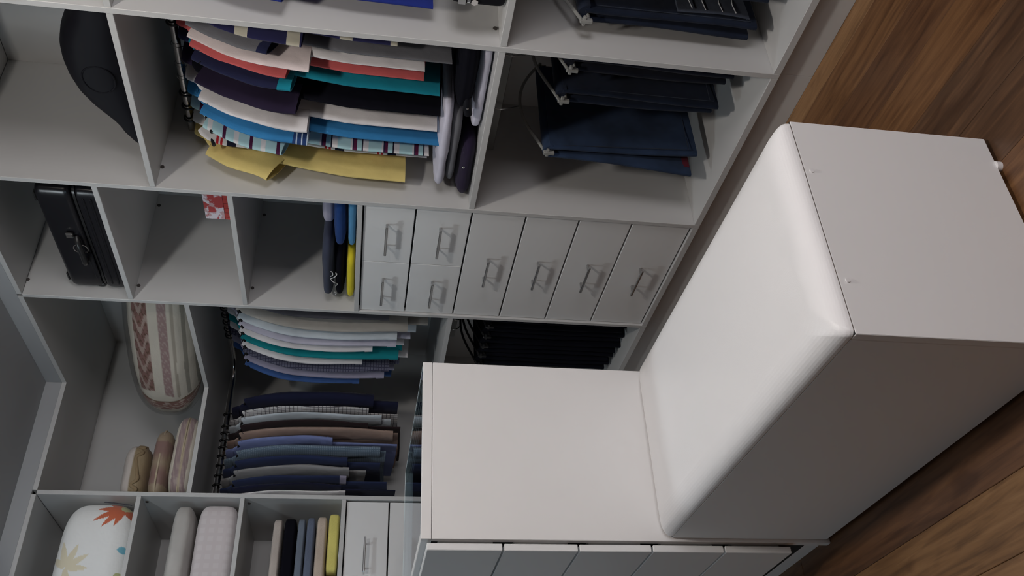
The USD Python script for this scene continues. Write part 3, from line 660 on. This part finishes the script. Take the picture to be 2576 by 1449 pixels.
def folded_trousers(name, label, mat, xa, xb, y0, y1, zt, zb, th, seed, skew=(0, 0), hem='stitching', inner=None, splay=0.0):
    t = T(name, label, 'trousers', ((xa + xb) / 2, (y0 + y1) / 2, zb))
    fx, bx = max(xa, xb), min(xa, xb)
    nf = t.add('leg', flap(fx, fx, y0, y1, zt - 0.02, zb, th, seed, skew[0]), mat, smooth=50)
    fb = t.add('leg', flap(bx, bx - splay, y0, y1, zt - 0.02, zb + 0.012, th, seed + 1, skew[1]), mat, smooth=50)
    # the fold over the arm
    m = 26; R = []
    for y in np.linspace(y0 + 0.004, y1 - 0.004, 14):
        c = [((fx + bx) / 2 + ((fx - bx) / 2 + th) * math.cos(p), y, zt - 0.03 + (0.030) * math.sin(p)) for p in np.linspace(0, PI, m)]
        R.append(c)
    t.add('fold', loft(R), mat, smooth=50)
    # hem and side-seam stitching on the near leg
    X = fx + th + 0.0012
    t.sub(nf, 'hem_stitch', tube([(X + 0.001, y0 + skew[0] + 0.012 + (y1 - y0 - 0.03) * q, zb + 0.024) for q in np.linspace(0, 1, 8)], 0.0012, 6), hem)
    t.sub(nf, 'side_seam', tube([(X - th * 0.25, y0 + skew[0] * q + 0.013, zt - 0.05 + (zb + 0.01 - zt + 0.05) * q) for q in np.linspace(0, 1, 12)], 0.0013, 6), hem)
    if inner: t.add('lining', box(bx - splay - 0.004, bx - splay + 0.010, y0 + skew[1] + 0.03, y1 - 0.06, zb + 0.006, zb + 0.03), inner, label='dark red inside of the hem')
    return t
folded_trousers('jeans', 'mid-blue jeans folded over the leftmost hanger under the polo shirts', 'denim_blue', 1.590, 1.562, 0.066, 0.455, 0.722, 0.205, 0.0125, 700, skew=(0.028, -0.02), inner='cloth_red', splay=0.022)
folded_trousers('jeans', 'near-black jeans folded over the middle hanger under the polo shirts', 'denim_ink', 1.821, 1.787, 0.082, 0.455, 0.725, 0.215, 0.013, 710, skew=(0.0, 0.01))
folded_trousers('jeans', 'near-black jeans folded over the rightmost hanger under the polo shirts', 'denim_dark', 1.944, 1.908, 0.085, 0.455, 0.725, 0.21, 0.013, 720, skew=(0.0, 0.01))
ripped = folded_trousers('jeans', 'dark jeans with a worn ripped pocket in the far right unit', 'denim_ink', 2.120, 2.088, 0.09, 0.455, 0.722, 0.21, 0.014, 730)
ripped.add('pocket', flap(2.142, 2.142, 0.105, 0.25, 0.44, 0.235, 0.004, 733), 'denim_faded', smooth=50, label='faded, frayed pocket')
for zz in (0.27, 0.31, 0.36, 0.40):
    ripped.add('frayed_thread', tube([(2.148, 0.112, zz), (2.150, 0.145, zz + 0.006), (2.148, 0.175, zz + 0.002)], 0.0014, 5), 'white_print')
folded_trousers('jeans', 'dark jeans behind the ripped pair, at the top edge of the picture', 'denim_ink', 2.248, 2.212, 0.09, 0.455, 0.722, 0.20, 0.014, 740)

def trouser_rail(unit, x0, x1):
    r = unit.add('trouser_rail', box(x0, x1, 0.262, 0.278, 0.846, 0.872, 0.002), 'grey_metal', label='flat grey rail under the shelf')
    for x in (x0 + 0.03, x1 - 0.03): unit.sub(r, 'rail_bracket', box(x - 0.008, x + 0.008, 0.264, 0.276, 0.872, SH_LOW, 0.001), 'satin_metal')
first_th = {}
def trouser_hanger(key, label, group, x, mat='smoke_plastic', ZB=0.693):
    if key in first_th: return copy_of(first_th[key], 'trouser_hanger', (x, 0.27, ZB), 0, label, 'hanger', group)
    t = T('trouser_hanger', label, 'hanger', (x, 0.27, ZB), 0, group); first_th[key] = t
    ZR = 0.886 - ZB
    bow = spline([(0, -0.205, 0.020), (0, -0.150, 0.045), (0, -0.08, 0.076), (0, 0.0, 0.092), (0, 0.08, 0.084), (0, 0.15, 0.055), (0, 0.205, 0.020)], 34)
    t.add('bow', tube(bow, 0.0052, 8), mat, smooth=40, local=True)
    t.add('bar', tube([(0, y, 0.0) for y in np.linspace(-0.195, 0.205, 8)], 0.0045, 8), mat, smooth=40, local=True)
    for sd in (-1, 1):
        t.add('end_clip', [box(-0.006, 0.006, sd * 0.205 - 0.007, sd * 0.205 + 0.007, -0.010, 0.026, 0.002), box(-0.016, 0.016, sd * 0.205 - 0.005, sd * 0.205 + 0.005, 0.008, 0.018, 0.002)], mat, local=True)
    hk = spline([(0, 0.0, 0.092), (0, -0.012, 0.5 * (0.092 + ZR - 0.042)), (0, -0.021, ZR - 0.042), (0, -0.018, ZR - 0.010), (0, 0.003, ZR), (0, 0.019, ZR - 0.016)], 26)
    t.add('hook', tube(hk, 0.0026, 8), 'chrome', smooth=40, local=True)
    return t
trouser_rail(u1, P1 + TH + 0.02, P0 - 0.01); trouser_rail(u0, P0 + TH + 0.02, XE - 0.02); trouser_rail(u3, 0.10, P2 - 0.02)
for x, lab in ((1.576, 'translucent bow-shaped trouser hanger fully seen, carrying the mid-blue jeans'), (1.804, 'translucent trouser hanger carrying the middle pair of near-black jeans'), (1.926, 'translucent trouser hanger carrying the rightmost pair of near-black jeans')):
    trouser_hanger('clear', lab, None, x)
trouser_hanger('clear', 'translucent trouser hanger carrying the ripped jeans in the far right unit', None, 2.104)
trouser_hanger('clear', 'translucent trouser hanger at the top edge of the picture, behind the ripped jeans', None, 2.230)
for x in (0.592, 0.512, 0.432, 0.352, 0.272, 0.192): trouser_hanger('dark', 'dark trouser hanger in the shadow above the black trousers of the corner unit', 'dark trouser hangers of the corner unit', x, 'black_plastic', 0.735)
# dark trousers in the corner unit
for k, (x, lab) in enumerate(((0.592, 'black trousers nearest the drawer unit in the lower corner'), (0.512, 'black trousers second from the drawer unit in the lower corner'), (0.432, 'long black trousers third from the drawer unit in the lower corner'),
                              (0.352, 'black trousers fourth from the drawer unit in the lower corner'), (0.272, 'black trousers fifth from the drawer unit, partly behind the island'), (0.192, 'black trousers deepest in the lower corner, almost hidden by the island'))):
    folded_trousers('trousers', lab, 'trouser_navy', x + 0.0195, x - 0.0195, 0.075 + 0.004 * (k % 3), 0.455, 0.768, (0.155, 0.158, 0.150, 0.148, 0.160, 0.156)[k], 0.0158, 760 + k, skew=(0, 0), hem='trouser_navy')

# ------------------------------------------------------------------ things on the shelves
# soft black bag on top of the polo unit
def black_bag():
    xs = np.array([1.412, 1.43, 1.452, 1.485, 1.505, 1.53, 1.55, 1.585, 1.63, 1.68, 1.73, 1.78, 1.83, 1.875, 1.905, 1.93, 1.96, 2.00, 2.008])
    hs = np.array([0.002, 0.030, 0.055, 0.082, 0.090, 0.108, 0.128, 0.162, 0.192, 0.208, 0.213, 0.208, 0.192, 0.168, 0.148, 0.140, 0.138, 0.136, 0.09])
    dp = np.interp(xs, [1.41, 1.5, 1.7, 1.9, 2.01], [0.07, 0.11, 0.165, 0.13, 0.11])
    X = np.linspace(xs[0], xs[-1], 60); from_ = np.interp(X, xs, hs); dpp = np.interp(X, xs, dp)
    m = 40; a = np.arange(m) * 2 * PI / m; R = []
    for x, h, d in zip(X, from_, dpp):
        yy = d * np.sign(np.cos(a)) * np.abs(np.cos(a)) ** 0.7; zz = h / 2 * (1 + np.sign(np.sin(a)) * np.abs(np.sin(a)) ** 0.6)
        R.append(np.stack([np.full(m, x), 0.088 + d + yy, SH_R2A + TH + 0.0015 + zz], 1))
    return loft(R)
bag = T('bag', 'soft black leather bag with a domed top on the highest shelf', 'bag', (1.7, 0.26, SH_R2A + TH))
bag.add('body', black_bag(), 'black_leather', smooth=60)
ringp = [(1.70 + 0.05 * math.cos(a), 0.0895, 2.06 + 0.045 * math.sin(a)) for a in np.linspace(0, 2 * PI, 40)]
bag.add('embossed_ring', tube(ringp, 0.003, 8), 'black_leather', smooth=40)
bag.add('zip', tube([(x, 0.150, SH_R2A + TH + h) for x, h in ((1.56, 0.115), (1.65, 0.165), (1.75, 0.185), (1.85, 0.155))], 0.0022, 6), 'black_gloss')
# black case in the drawer unit
z0 = SH_R1A + TH + 0.001
case = T('suitcase', 'glossy black hard case with a buckled handle on the top shelf over the drawers', 'suitcase', (0.97, 0.24, z0))
bd = superell((0.965, 0.245, z0 + 0.041), (0.285, 0.205, 0.040), 0.16, 0.12, 64, 28)
lid = superell((0.965, 0.245, z0 + 0.149), (0.285, 0.205, 0.062), 0.22, 0.12, 64, 24)
case.add('body', bd, 'black_gloss', smooth=40); case.add('lid', lid, 'black_gloss', smooth=40)
case.add('seam_band', superell((0.965, 0.245, z0 + 0.084), (0.280, 0.200, 0.012), 0.5, 0.12, 64, 14), 'black_plastic', smooth=40)
for zz in (0.028, 0.052): case.add('rib', box(0.72, 1.21, 0.036, 0.046, z0 + zz, z0 + zz + 0.008, 0.003), 'black_gloss')
hp = spline([(0.86, 0.040, z0 + 0.120), (0.875, 0.018, z0 + 0.112), (0.93, 0.010, z0 + 0.108), (0.985, 0.018, z0 + 0.112), (1.0, 0.040, z0 + 0.120)], 24)
h = case.add('handle', tube(hp, 0.010, 10), 'black_plastic', smooth=40)
case.add('handle_fold', box(0.76, 0.91, 0.034, 0.042, z0 + 0.088, z0 + 0.104, 0.003), 'black_gloss')
bk = [tube([(0.955 + 0.024 * math.cos(a), 0.022, z0 + 0.112 + 0.024 * math.sin(a)) for a in np.linspace(0.3, 5.9, 28)], 0.0018, 8)]
case.add('buckle', bk, 'chrome', smooth=40, label='round chrome buckle')
case.add('latch', box(1.005, 1.03, 0.026, 0.036, z0 + 0.125, z0 + 0.15, 0.003), 'chrome', label='small chrome latch')
for x in (0.735, 1.19): case.add('foot', box(x - 0.02, x + 0.02, 0.05, 0.09, z0 + 0.205, z0 + 0.214, 0.003), 'black_plastic')
case.add('corner_cap', [box(0.678 + 0.003, 0.70, 0.05, 0.11, z0 + 0.09, z0 + 0.115, 0.004)], 'black_plastic')
# small patterned box
def print_box():
    n = 60; V = []; F = []; C = []
    x0, x1, y0, y1, zb, zt = 0.942, 1.10, 0.205, 0.33, SH_R1B + TH + 0.0005, SH_R1B + TH + 0.136
    def face(o, du, dv, k):
        base = sum(len(q) for q in V); g = np.array([(i / k, j / k) for j in range(k + 1) for i in range(k + 1)])
        p = np.array(o) + g[:, :1] * np.array(du) + g[:, 1:] * np.array(dv); V.append(p)
        for j in range(k):
            for i in range(k):
                a = base + j * (k + 1) + i; F.append((a, a + 1, a + k + 2, a + k + 1))
    dx, dy, dz = x1 - x0, y1 - y0, zt - zb
    face((x0, y0, zb), (dx, 0, 0), (0, 0, dz), n); face((x0, y1, zb), (0, -dy, 0), (0, 0, dz), n); face((x1, y0, zb), (0, dy, 0), (0, 0, dz), 20)
    face((x1, y1, zb), (-dx, 0, 0), (0, 0, dz), 20); face((x0, y0, zt), (dx, 0, 0), (0, dy, 0), 20); face((x0, y1, zb), (dx, 0, 0), (0, -dy, 0), 8)
    v = np.vstack(V); nz = fbm(v * 32 + 3.3); nz2 = fbm(v * 60 + 9.1)
    c = np.where((nz > np.quantile(nz, 0.68))[:, None], (0.50, 0.07, 0.07), np.where((nz2 > np.quantile(nz2, 0.62))[:, None], (0.80, 0.74, 0.80), (0.62, 0.40, 0.42)))
    low = v[:, 2] < zb + 0.066
    stripe = ((v[:, 0] * 38 + v[:, 1] * 38) % 1) < 0.14
    c = np.where(low[:, None], np.where(stripe[:, None], (0.12, 0.012, 0.012), (0.50, 0.06, 0.05)), c)
    return (v, np.array(F)), c
bx = T('box', 'small pink and red marbled cardboard box standing in the middle compartment', 'box', (1.02, 0.27, SH_R1B + TH))
pm, pc = print_box(); bx.add('carton', pm, 'printed_card', col=pc)
bx.add('lid_line', box(0.9415, 1.1005, 0.2045, 0.3305, SH_R1B + TH + 0.0655, SH_R1B + TH + 0.0670, 0.0003), 'cloth_red')

# loose pile of clothes on the drawers
def soft(c, h, seed, amp=0.006, e1=0.55, e2=0.3, fl=None, groove=None, freq=9.0, nu=56, nv=28):
    return superell(c, h, e1, e2, nu, nv, seed, amp, freq, fl, groove)
fabric('cloth_lemon', (0.75, 0.62, 0.03)); fabric('cloth_slate', (0.045, 0.052, 0.085)); fabric('cloth_sapphire', (0.012, 0.05, 0.20)); fabric('cloth_sky', (0.09, 0.28, 0.50)); fabric('cloth_pale_lilac', (0.42, 0.40, 0.50))
ZP = TOP_DR + TH
def simple(name, label, cat, mesh, mat, loc, group=None, part='cloth', extra=()):
    t = T(name, label, cat, loc, group=group); b = t.add(part, mesh, mat, smooth=60)
    for nm, m, mt in extra: t.add(nm, m, mt, smooth=60)
    return t
simple('folded_shirt', 'bright yellow folded shirt at the bottom of the loose pile', 'shirt', soft((0.835, 0.20, ZP + 0.0175), (0.140, 0.165, 0.017), 1, 0.008, 0.7, 0.35, fl=-0.017, freq=13.0), 'cloth_lemon', (0.835, 0.20, ZP))
simple('folded_shirt', 'black folded shirt between the yellow and the slate blue ones', 'shirt', soft((0.850, 0.205, ZP + 0.059), (0.150, 0.165, 0.0175), 2, 0.010, 0.75, 0.35, freq=13.0), 'cloth_black', (0.845, 0.205, ZP + 0.033))
sl = simple('folded_shirt', 'slate blue folded shirt with white line print on top of the pile', 'shirt', soft((0.885, 0.20, ZP + 0.102), (0.175, 0.172, 0.0195), 3, 0.012, 0.8, 0.4, freq=12.0), 'cloth_slate', (0.885, 0.20, ZP + 0.065))
for q, cu in enumerate(([(0.80, 0.073), (0.812, 0.066), (0.828, 0.078), (0.845, 0.090), (0.86, 0.080), (0.874, 0.068), (0.886, 0.072)], [(0.855, 0.094), (0.868, 0.086), (0.882, 0.082), (0.893, 0.088), (0.888, 0.095), (0.875, 0.093)], [(0.742, 0.074), (0.752, 0.070), (0.763, 0.076)])):
    sl.add('printed_line', tube(spline([(x, 0.026 + 0.45 * abs(z - 0.08), ZP + z) for x, z in cu], 24), 0.0016, 6), 'white_print')
simple('folded_shirt', 'sky blue folded shirt under the sapphire one at the right of the loose pile', 'shirt', soft((1.165, 0.21, ZP + 0.0165), (0.145, 0.175, 0.016), 5, 0.007, 0.7, 0.35, fl=-0.016, freq=13.0), 'cloth_sky', (1.165, 0.21, ZP))
simple('folded_shirt', 'sapphire blue folded shirt at the right of the loose pile', 'shirt', soft((1.160, 0.215, ZP + 0.058), (0.140, 0.178, 0.0185), 4, 0.012, 0.8, 0.4, freq=12.0), 'cloth_sapphire', (1.165, 0.215, ZP + 0.031))
simple('folded_shirt', 'pale lilac folded shirt topping the right side of the loose pile', 'shirt', soft((1.18, 0.27, ZP + 0.1035), (0.125, 0.15, 0.021), 6, 0.008), 'cloth_pale_lilac', (1.18, 0.27, ZP + 0.065))

# pile below the polo shirts
ZQ = SH_LOW + 0.02
fabric('cloth_lavender_white', (0.60, 0.58, 0.68))
simple('folded_shirt', 'white folded shirt at the bottom right of the pile under the polo shirts', 'shirt', soft((1.82, 0.235, ZQ + 0.0185), (0.175, 0.18, 0.018), 11, 0.003, fl=-0.018), 'cloth_lavender_white', (1.82, 0.235, ZQ))
simple('folded_trousers', 'black folded trousers with belt end lying on the white shirt under the polos', 'trousers', soft((1.87, 0.205, ZQ + 0.066), (0.128, 0.165, 0.028), 12, 0.010, 0.7, 0.35, groove=(3, 0.003), freq=11.0), 'cloth_black', (1.87, 0.205, ZQ + 0.038),
       extra=(('belt_end', tube(spline([(1.80, 0.050, ZQ + 0.060), (1.765, 0.042, ZQ + 0.056), (1.74, 0.040, ZQ + 0.050)], 12), 0.013, 12), 'black_leather'), ('buckle_tip', tube([(1.768, 0.0405, ZQ + 0.046), (1.770, 0.0285, ZQ + 0.056), (1.768, 0.0405, ZQ + 0.068)], 0.0022, 6), 'chrome')))
simple('folded_trousers', 'dark folded trousers with metal stud at bottom left of the pile under the polos', 'trousers', soft((1.475, 0.215, ZQ + 0.0265), (0.125, 0.170, 0.026), 13, 0.010, 0.7, 0.35, fl=-0.026, groove=(2, 0.003), freq=12.0), 'cloth_plum', (1.475, 0.215, ZQ),
       extra=(('stud', trimesh.creation.icosphere(2, 0.005).apply_translation((1.50, 0.043, ZQ + 0.036)), 'chrome'),))
simple('folded_shirt', 'dark grey folded shirt lying between black trousers and crumpled lavender shirt', 'shirt', soft((1.55, 0.225, ZQ + 0.0735), (0.160, 0.168, 0.0135), 14, 0.010, 0.7, 0.35, freq=12.0), 'cloth_grey', (1.55, 0.225, ZQ + 0.054))
simple('folded_shirt', 'crumpled lavender-white shirt on top of the pile under the polos', 'shirt', soft((1.555, 0.225, ZQ + 0.1075), (0.190, 0.178, 0.0175), 15, 0.016, 0.8, 0.4, freq=10.0), 'cloth_lavender_white', (1.555, 0.225, ZQ + 0.081))

# black leather box with silver ornament, cut by the frame
jb = T('case', 'black leather case with a silver clasp and tiny silver print at the top edge', 'case', (2.21, 0.1, ZQ))
jb.add('body', superell((2.23, 0.105, ZQ + 0.0755), (0.085, 0.085, 0.075), 0.2, 0.2, 40, 24), 'black_leather', smooth=50)
jb.add('silver_plate', box(2.150, 2.165, 0.0185, 0.0205, ZQ + 0.108, ZQ + 0.128, 0.0005), 'satin_metal')
jb.add('clasp', rotate(trimesh.creation.cylinder(radius=0.010, height=0.006, sections=6), 90, [1, 0, 0]).apply_translation((2.162, 0.018, ZQ + 0.085)), 'chrome')
for k in range(5): jb.add('silver_print', box(2.156 + 0.005 * k, 2.159 + 0.005 * k, 0.0185, 0.0200, ZQ + 0.096, ZQ + 0.104, 0.0003), 'white_print')

# quilt in a clear bag and cushions on the corner shelf
ZC = 1.946
CREAM = (0.76, 0.70, 0.60)
qa = math.degrees(math.atan2(0.30, 0.78))
def quilt_mesh():
    m = superell((0, 0, 0), (0.43, 0.183, 0.142), 0.72, 0.60, 300, 200, 31, 0.008, 7.0, even=True)
    v = np.array(m.vertices); x, y, z = v.T
    zn = z / 0.150; front = y < 0.10
    c = np.tile(CREAM, (len(v), 1)).astype(float)
    body = (x > -0.25 + 0.02 * np.sin(zn * 4)) & front
    swirl = np.sin(x * 62 + 2.2 * np.sin(zn * 17)) ; leaf = np.sin(x * 130 + 4 * np.cos(zn * 20))
    broad = (zn > 0.24) & (zn < 0.66); thin = (zn > -0.26) & (zn < -0.02)
    c = np.where((broad & body)[:, None], np.where((swirl > 0.45)[:, None], (0.50, 0.38, 0.33), np.where((leaf > 0.7)[:, None], (0.17, 0.10, 0.07), (0.31, 0.17, 0.15))), c)
    c = np.where((thin & body)[:, None], np.where((leaf > 0.75)[:, None], (0.52, 0.41, 0.38), (0.42, 0.285, 0.275)), c)
    c = np.where(((np.abs(zn + 0.40) < 0.035) & body)[:, None], (0.50, 0.44, 0.36), c)
    c = np.where(((zn < -0.5) & body & (np.sin(zn * 26) > 0.3))[:, None], (0.40, 0.37, 0.31), c)
    xe = x + 0.02 * np.cos(zn * 3)
    band = (xe > -0.345) & (xe < -0.285)
    scroll = np.sin(zn * 16 + 9 * np.sin((xe + 0.315) * 70)) > 0.55
    c = np.where(band[:, None], np.where(scroll[:, None], (0.62, 0.50, 0.43), (0.33, 0.175, 0.15)), c)
    c = np.where(((xe < -0.380) & (xe > -0.392))[:, None], (0.24, 0.10, 0.055), c)
    c = np.where((np.abs(xe + 0.282) < 0.005)[:, None], (0.22, 0.13, 0.08), c)
    return m, c
QC = (0.185, 0.205, ZC + 0.158)
qm, qc = quilt_mesh(); qm = rot_z(qm, qa); qm.apply_translation(QC)
q = T('quilt', 'cream rolled quilt with dusty pink scroll stripes in a clear bag', 'quilt', (QC[0], QC[1], ZC))
q.add('roll', qm, 'printed_satin', smooth=True, col=qc)
pb = superell((0, 0, 0), (0.443, 0.196, 0.160), 0.72, 0.60, 160, 90, 31, 0.008, 7.0, flat_bottom=-0.157); pb = rot_z(pb, qa); pb.apply_translation((QC[0], QC[1], QC[2]))
pbag = T('plastic_bag', 'clear plastic storage bag wrapped around the rolled quilt', 'bag', (QC[0], QC[1], ZC))
pbag.add('film', pb, 'clear_plastic', smooth=True)
nk = [(0.47, 0.32, ZC + 0.335), (0.43, 0.29, ZC + 0.355), (0.39, 0.25, ZC + 0.37)]
pbag.add('gathered_end', tube(spline(nk, 14), np.linspace(0.020, 0.045, 14), 14), 'clear_plastic', smooth=True)
def cushion_sat(c, h, seed, kind, rz=0):
    m = superell((0, 0, 0), h, 0.62, 0.45, 110, 60, seed, 0.006, 11.0); v = np.array(m.vertices); x, y, z = v.T
    nz = fbm(v * 20 + seed); col = np.tile(CREAM, (len(v), 1)).astype(float)
    if kind == 0:   # broad mauve band round the edge
        col = np.where((np.abs(z) < h[2] * 0.55)[:, None], np.where((np.sin(y * 95 + 3 * np.sin(z * 160)) > 0.4)[:, None], (0.42, 0.33, 0.31), (0.33, 0.245, 0.25)), col)
        col = np.where((np.abs(z + h[2] * 0.1) < h[2] * 0.06)[:, None], (0.50, 0.42, 0.30), col)
    elif kind == 1:
        col = np.where((np.abs((y * 7.5) % 1 - 0.5) < 0.22)[:, None], (0.27, 0.17, 0.15), np.where((nz > 0.05)[:, None], (0.36, 0.28, 0.20), (0.60, 0.52, 0.42)))
    else:
        col = np.where((z < h[2] * 0.15)[:, None], np.where((fbm(v * 60) > 0)[:, None], (0.34, 0.26, 0.16), (0.22, 0.155, 0.09)), (0.62, 0.56, 0.52))
    m = rot_z(m, rz); m.apply_translation(c)
    return m, col
CU = [((-0.255, -0.268, ZC + 0.060), (0.17, 0.190, 0.052), 41, 0, 'flat cream satin cushion with a mauve band, lowest of the three', 3), ((-0.26, -0.300, ZC + 0.153), (0.16, 0.160, 0.0385), 42, 1, 'brown-banded satin cushion in the middle of the three', -4),
      ((-0.26, -0.340, ZC + 0.250), (0.155, 0.122, 0.0555), 43, 2, 'cream cushion with a gold ruffled edge, topmost of the three', 0)]
for c, h, sd, kd, lab, rz in CU:
    t = T('cushion', lab, 'cushion', (c[0], c[1], c[2] - h[2])); m, col = cushion_sat(c, h, sd, kd, rz)
    t.add('cover', m, 'printed_satin', smooth=True, col=col)
    if kd == 2:
        P = [(c[0] + h[0] * 1.0 * np.sign(math.cos(a)) * abs(math.cos(a)) ** .45, c[1] + h[1] * 0.99 * np.sign(math.sin(a)) * abs(math.sin(a)) ** .45, c[2] - 0.012 + 0.012 * math.sin(14 * a)) for a in np.linspace(0, 2 * PI, 160)]
        fabric('ruffle_gold', (0.30, 0.22, 0.13)); t.add('ruffle', tube(P, 0.008, 8), 'ruffle_gold', smooth=50, label='gold ruffle')
    else:
        P = [(c[0] + h[0] * 1.01 * np.sign(math.cos(a)) * abs(math.cos(a)) ** .45, c[1] + h[1] * 1.01 * np.sign(math.sin(a)) * abs(math.sin(a)) ** .45, c[2]) for a in np.linspace(0, 2 * PI, 120)]
        fabric('piping_%s' % 'ab'[kd], (0.50, 0.42, 0.30)); t.add('piping', tube(P, 0.004, 8), 'piping_%s' % 'ab'[kd], smooth=50)

# bedding of the left unit
def petal(y, z, cy, cz, ang, L, w):
    dy, dz = y - cy, z - cz; u = dy * math.cos(ang) + dz * math.sin(ang); s = -dy * math.sin(ang) + dz * math.cos(ang)
    q = u / L
    return (q > 0.05) & (q < 1) & (np.abs(s) < w * np.sin(PI * np.clip(q, 0, 1) ** 0.8) ** 0.8)
def pillow_mesh():
    m = superell((0, 0, 0), (0.245, 0.293, 0.142), 0.48, 0.42, 520, 330, 51, 0.008, 6.0, flat_bottom=-0.130, even=True)
    v = np.array(m.vertices) + np.array((-0.243, -0.805, 2.1365 + 0.130))
    x, y, z = v.T; col = np.tile((0.90, 0.90, 0.885), (len(v), 1)).astype(float); front = x > -0.16
    OR, PK, GR, BL, YE_ = (0.66, 0.17, 0.085), (0.62, 0.30, 0.26), (0.55, 0.56, 0.30), (0.20, 0.50, 0.62), (0.80, 0.73, 0.55)
    fy, fz = -0.543, 2.176
    for ang, L, w in ((98, 0.10, 0.0125), (122, 0.125, 0.0125), (143, 0.115, 0.0125), (165, 0.09, 0.012), (215, 0.062, 0.014), (72, 0.07, 0.011), (245, 0.05, 0.012)):
        col[front & petal(y, z, fy, fz, math.radians(ang), L, w)] = OR
    col[front & (np.hypot(y - fy, z - fz) < 0.017)] = GR
    for ang, L, w in ((-20, 0.10, 0.013), (15, 0.11, 0.013), (-55, 0.095, 0.013), (-90, 0.085, 0.013), (50, 0.08, 0.012), (200, 0.08, 0.013)):
        col[(x > -0.2) & petal(y, z, -0.80, 2.345, math.radians(ang), L, w)] = YE_
    col[front & petal(y, z, -0.722, 2.135, math.radians(92), 0.036, 0.014)] = BL
    col[front & (np.hypot((y + 0.825), (z - 2.150)) < 0.014)] = GR
    return trimesh.Trimesh(v, m.faces, process=False), col
pl = T('pillow', 'plump white pillow with an orange flower print on the top left shelf', 'pillow', (-0.25, -0.79, 2.136))
pm_, pcx = pillow_mesh(); pl.add('cover', pm_, 'printed_cotton', smooth=True, col=pcx)
pl.add('piping', tube(spline([(-0.03, -0.522, 2.262), (-0.018, -0.529, 2.225), (-0.016, -0.534, 2.185), (-0.02, -0.538, 2.15)], 20), 0.0022, 6), 'cloth_charcoal')
fabric('blanket_grey', (0.50, 0.475, 0.45), rough=1.0); 
checked('blanket_pink', (0.70, 0.64, 0.645), (0.665, 0.60, 0.605), 0.036, 0.42)
simple('blanket', 'pinkish woven blanket folded thick, under the grey-beige one', 'blanket', soft((-0.262, -0.805, 1.7295 + 0.0825), (0.24, 0.290, 0.082), 61, 0.004, 0.35, 0.22, fl=-0.082, groove=None, nu=90, nv=40), 'blanket_pink', (-0.262, -0.805, 1.7295))
simple('blanket', 'grey-beige blanket folded on top of the pinkish one', 'blanket', soft((-0.262, -0.800, 1.901 + 0.0480), (0.235, 0.282, 0.047), 62, 0.005, 0.55, 0.22, nu=90, nv=40), 'blanket_grey', (-0.262, -0.800, 1.895))
fabric('towel_beige', (0.50, 0.44, 0.40), rough=1.0, weave=500.0, bump=0.7); fabric('towel_tan', (0.56, 0.46, 0.38), rough=1.0, weave=500.0, bump=0.7); fabric('towel_yellow', (0.72, 0.64, 0.19), rough=1.0, weave=500.0, bump=0.7); fabric('towel_blue', (0.13, 0.155, 0.22), rough=1.0, weave=500.0, bump=0.6); fabric('denim_pale', (0.16, 0.19, 0.24), rough=1.0)
ST = [('towel', 'yellow folded towel at the bottom of the towel stack', 'towel', 1.3165, 0.0490, 'towel_yellow', -0.553), ('towel', 'sandy beige folded towel above the yellow one', 'towel', 1.366, 0.0480, 'towel_tan', -0.563), ('towel', 'slate blue folded towel above the sandy beige one', 'towel', 1.415, 0.0390, 'towel_blue', -0.567),
      ('folded_cloth', 'grey-blue rolled cloth between the slate blue towel and the black one', 'cloth', 1.455, 0.0345, 'denim_pale', -0.573), ('folded_cloth', 'black folded cloth under the topmost beige towel', 'cloth', 1.4905, 0.0545, 'cloth_black', -0.573), ('towel', 'pale beige folded towel on top of the towel stack', 'towel', 1.546, 0.0430, 'towel_beige', -0.577)]
for k, (nm, lab, cat, zb, hh, mat, yr) in enumerate(ST):
    w = (yr + 1.03) / 2; yc = (yr - 1.03) / 2
    if k == 0: w = (yr + 0.800) / 2; yc = (yr - 0.800) / 2
    simple(nm, lab, cat, soft((-0.225, yc, zb + hh / 2), (0.20, w, hh / 2 - 0.0008), 70 + k, 0.0016, 0.34, 0.14, groove=(1, 0.002) if k in (3, 4) else None, nu=90, nv=26), mat, (-0.225, yc, zb))
simple('folded_cloth', 'white folded cloth at the left of the yellow towel', 'cloth', soft((-0.225, -0.93, 1.3155 + 0.0260), (0.20, 0.122, 0.0225), 80, 0.003, 0.6, 0.2, fl=-0.0255), 'cloth_white', (-0.225, -0.93, 1.3155))
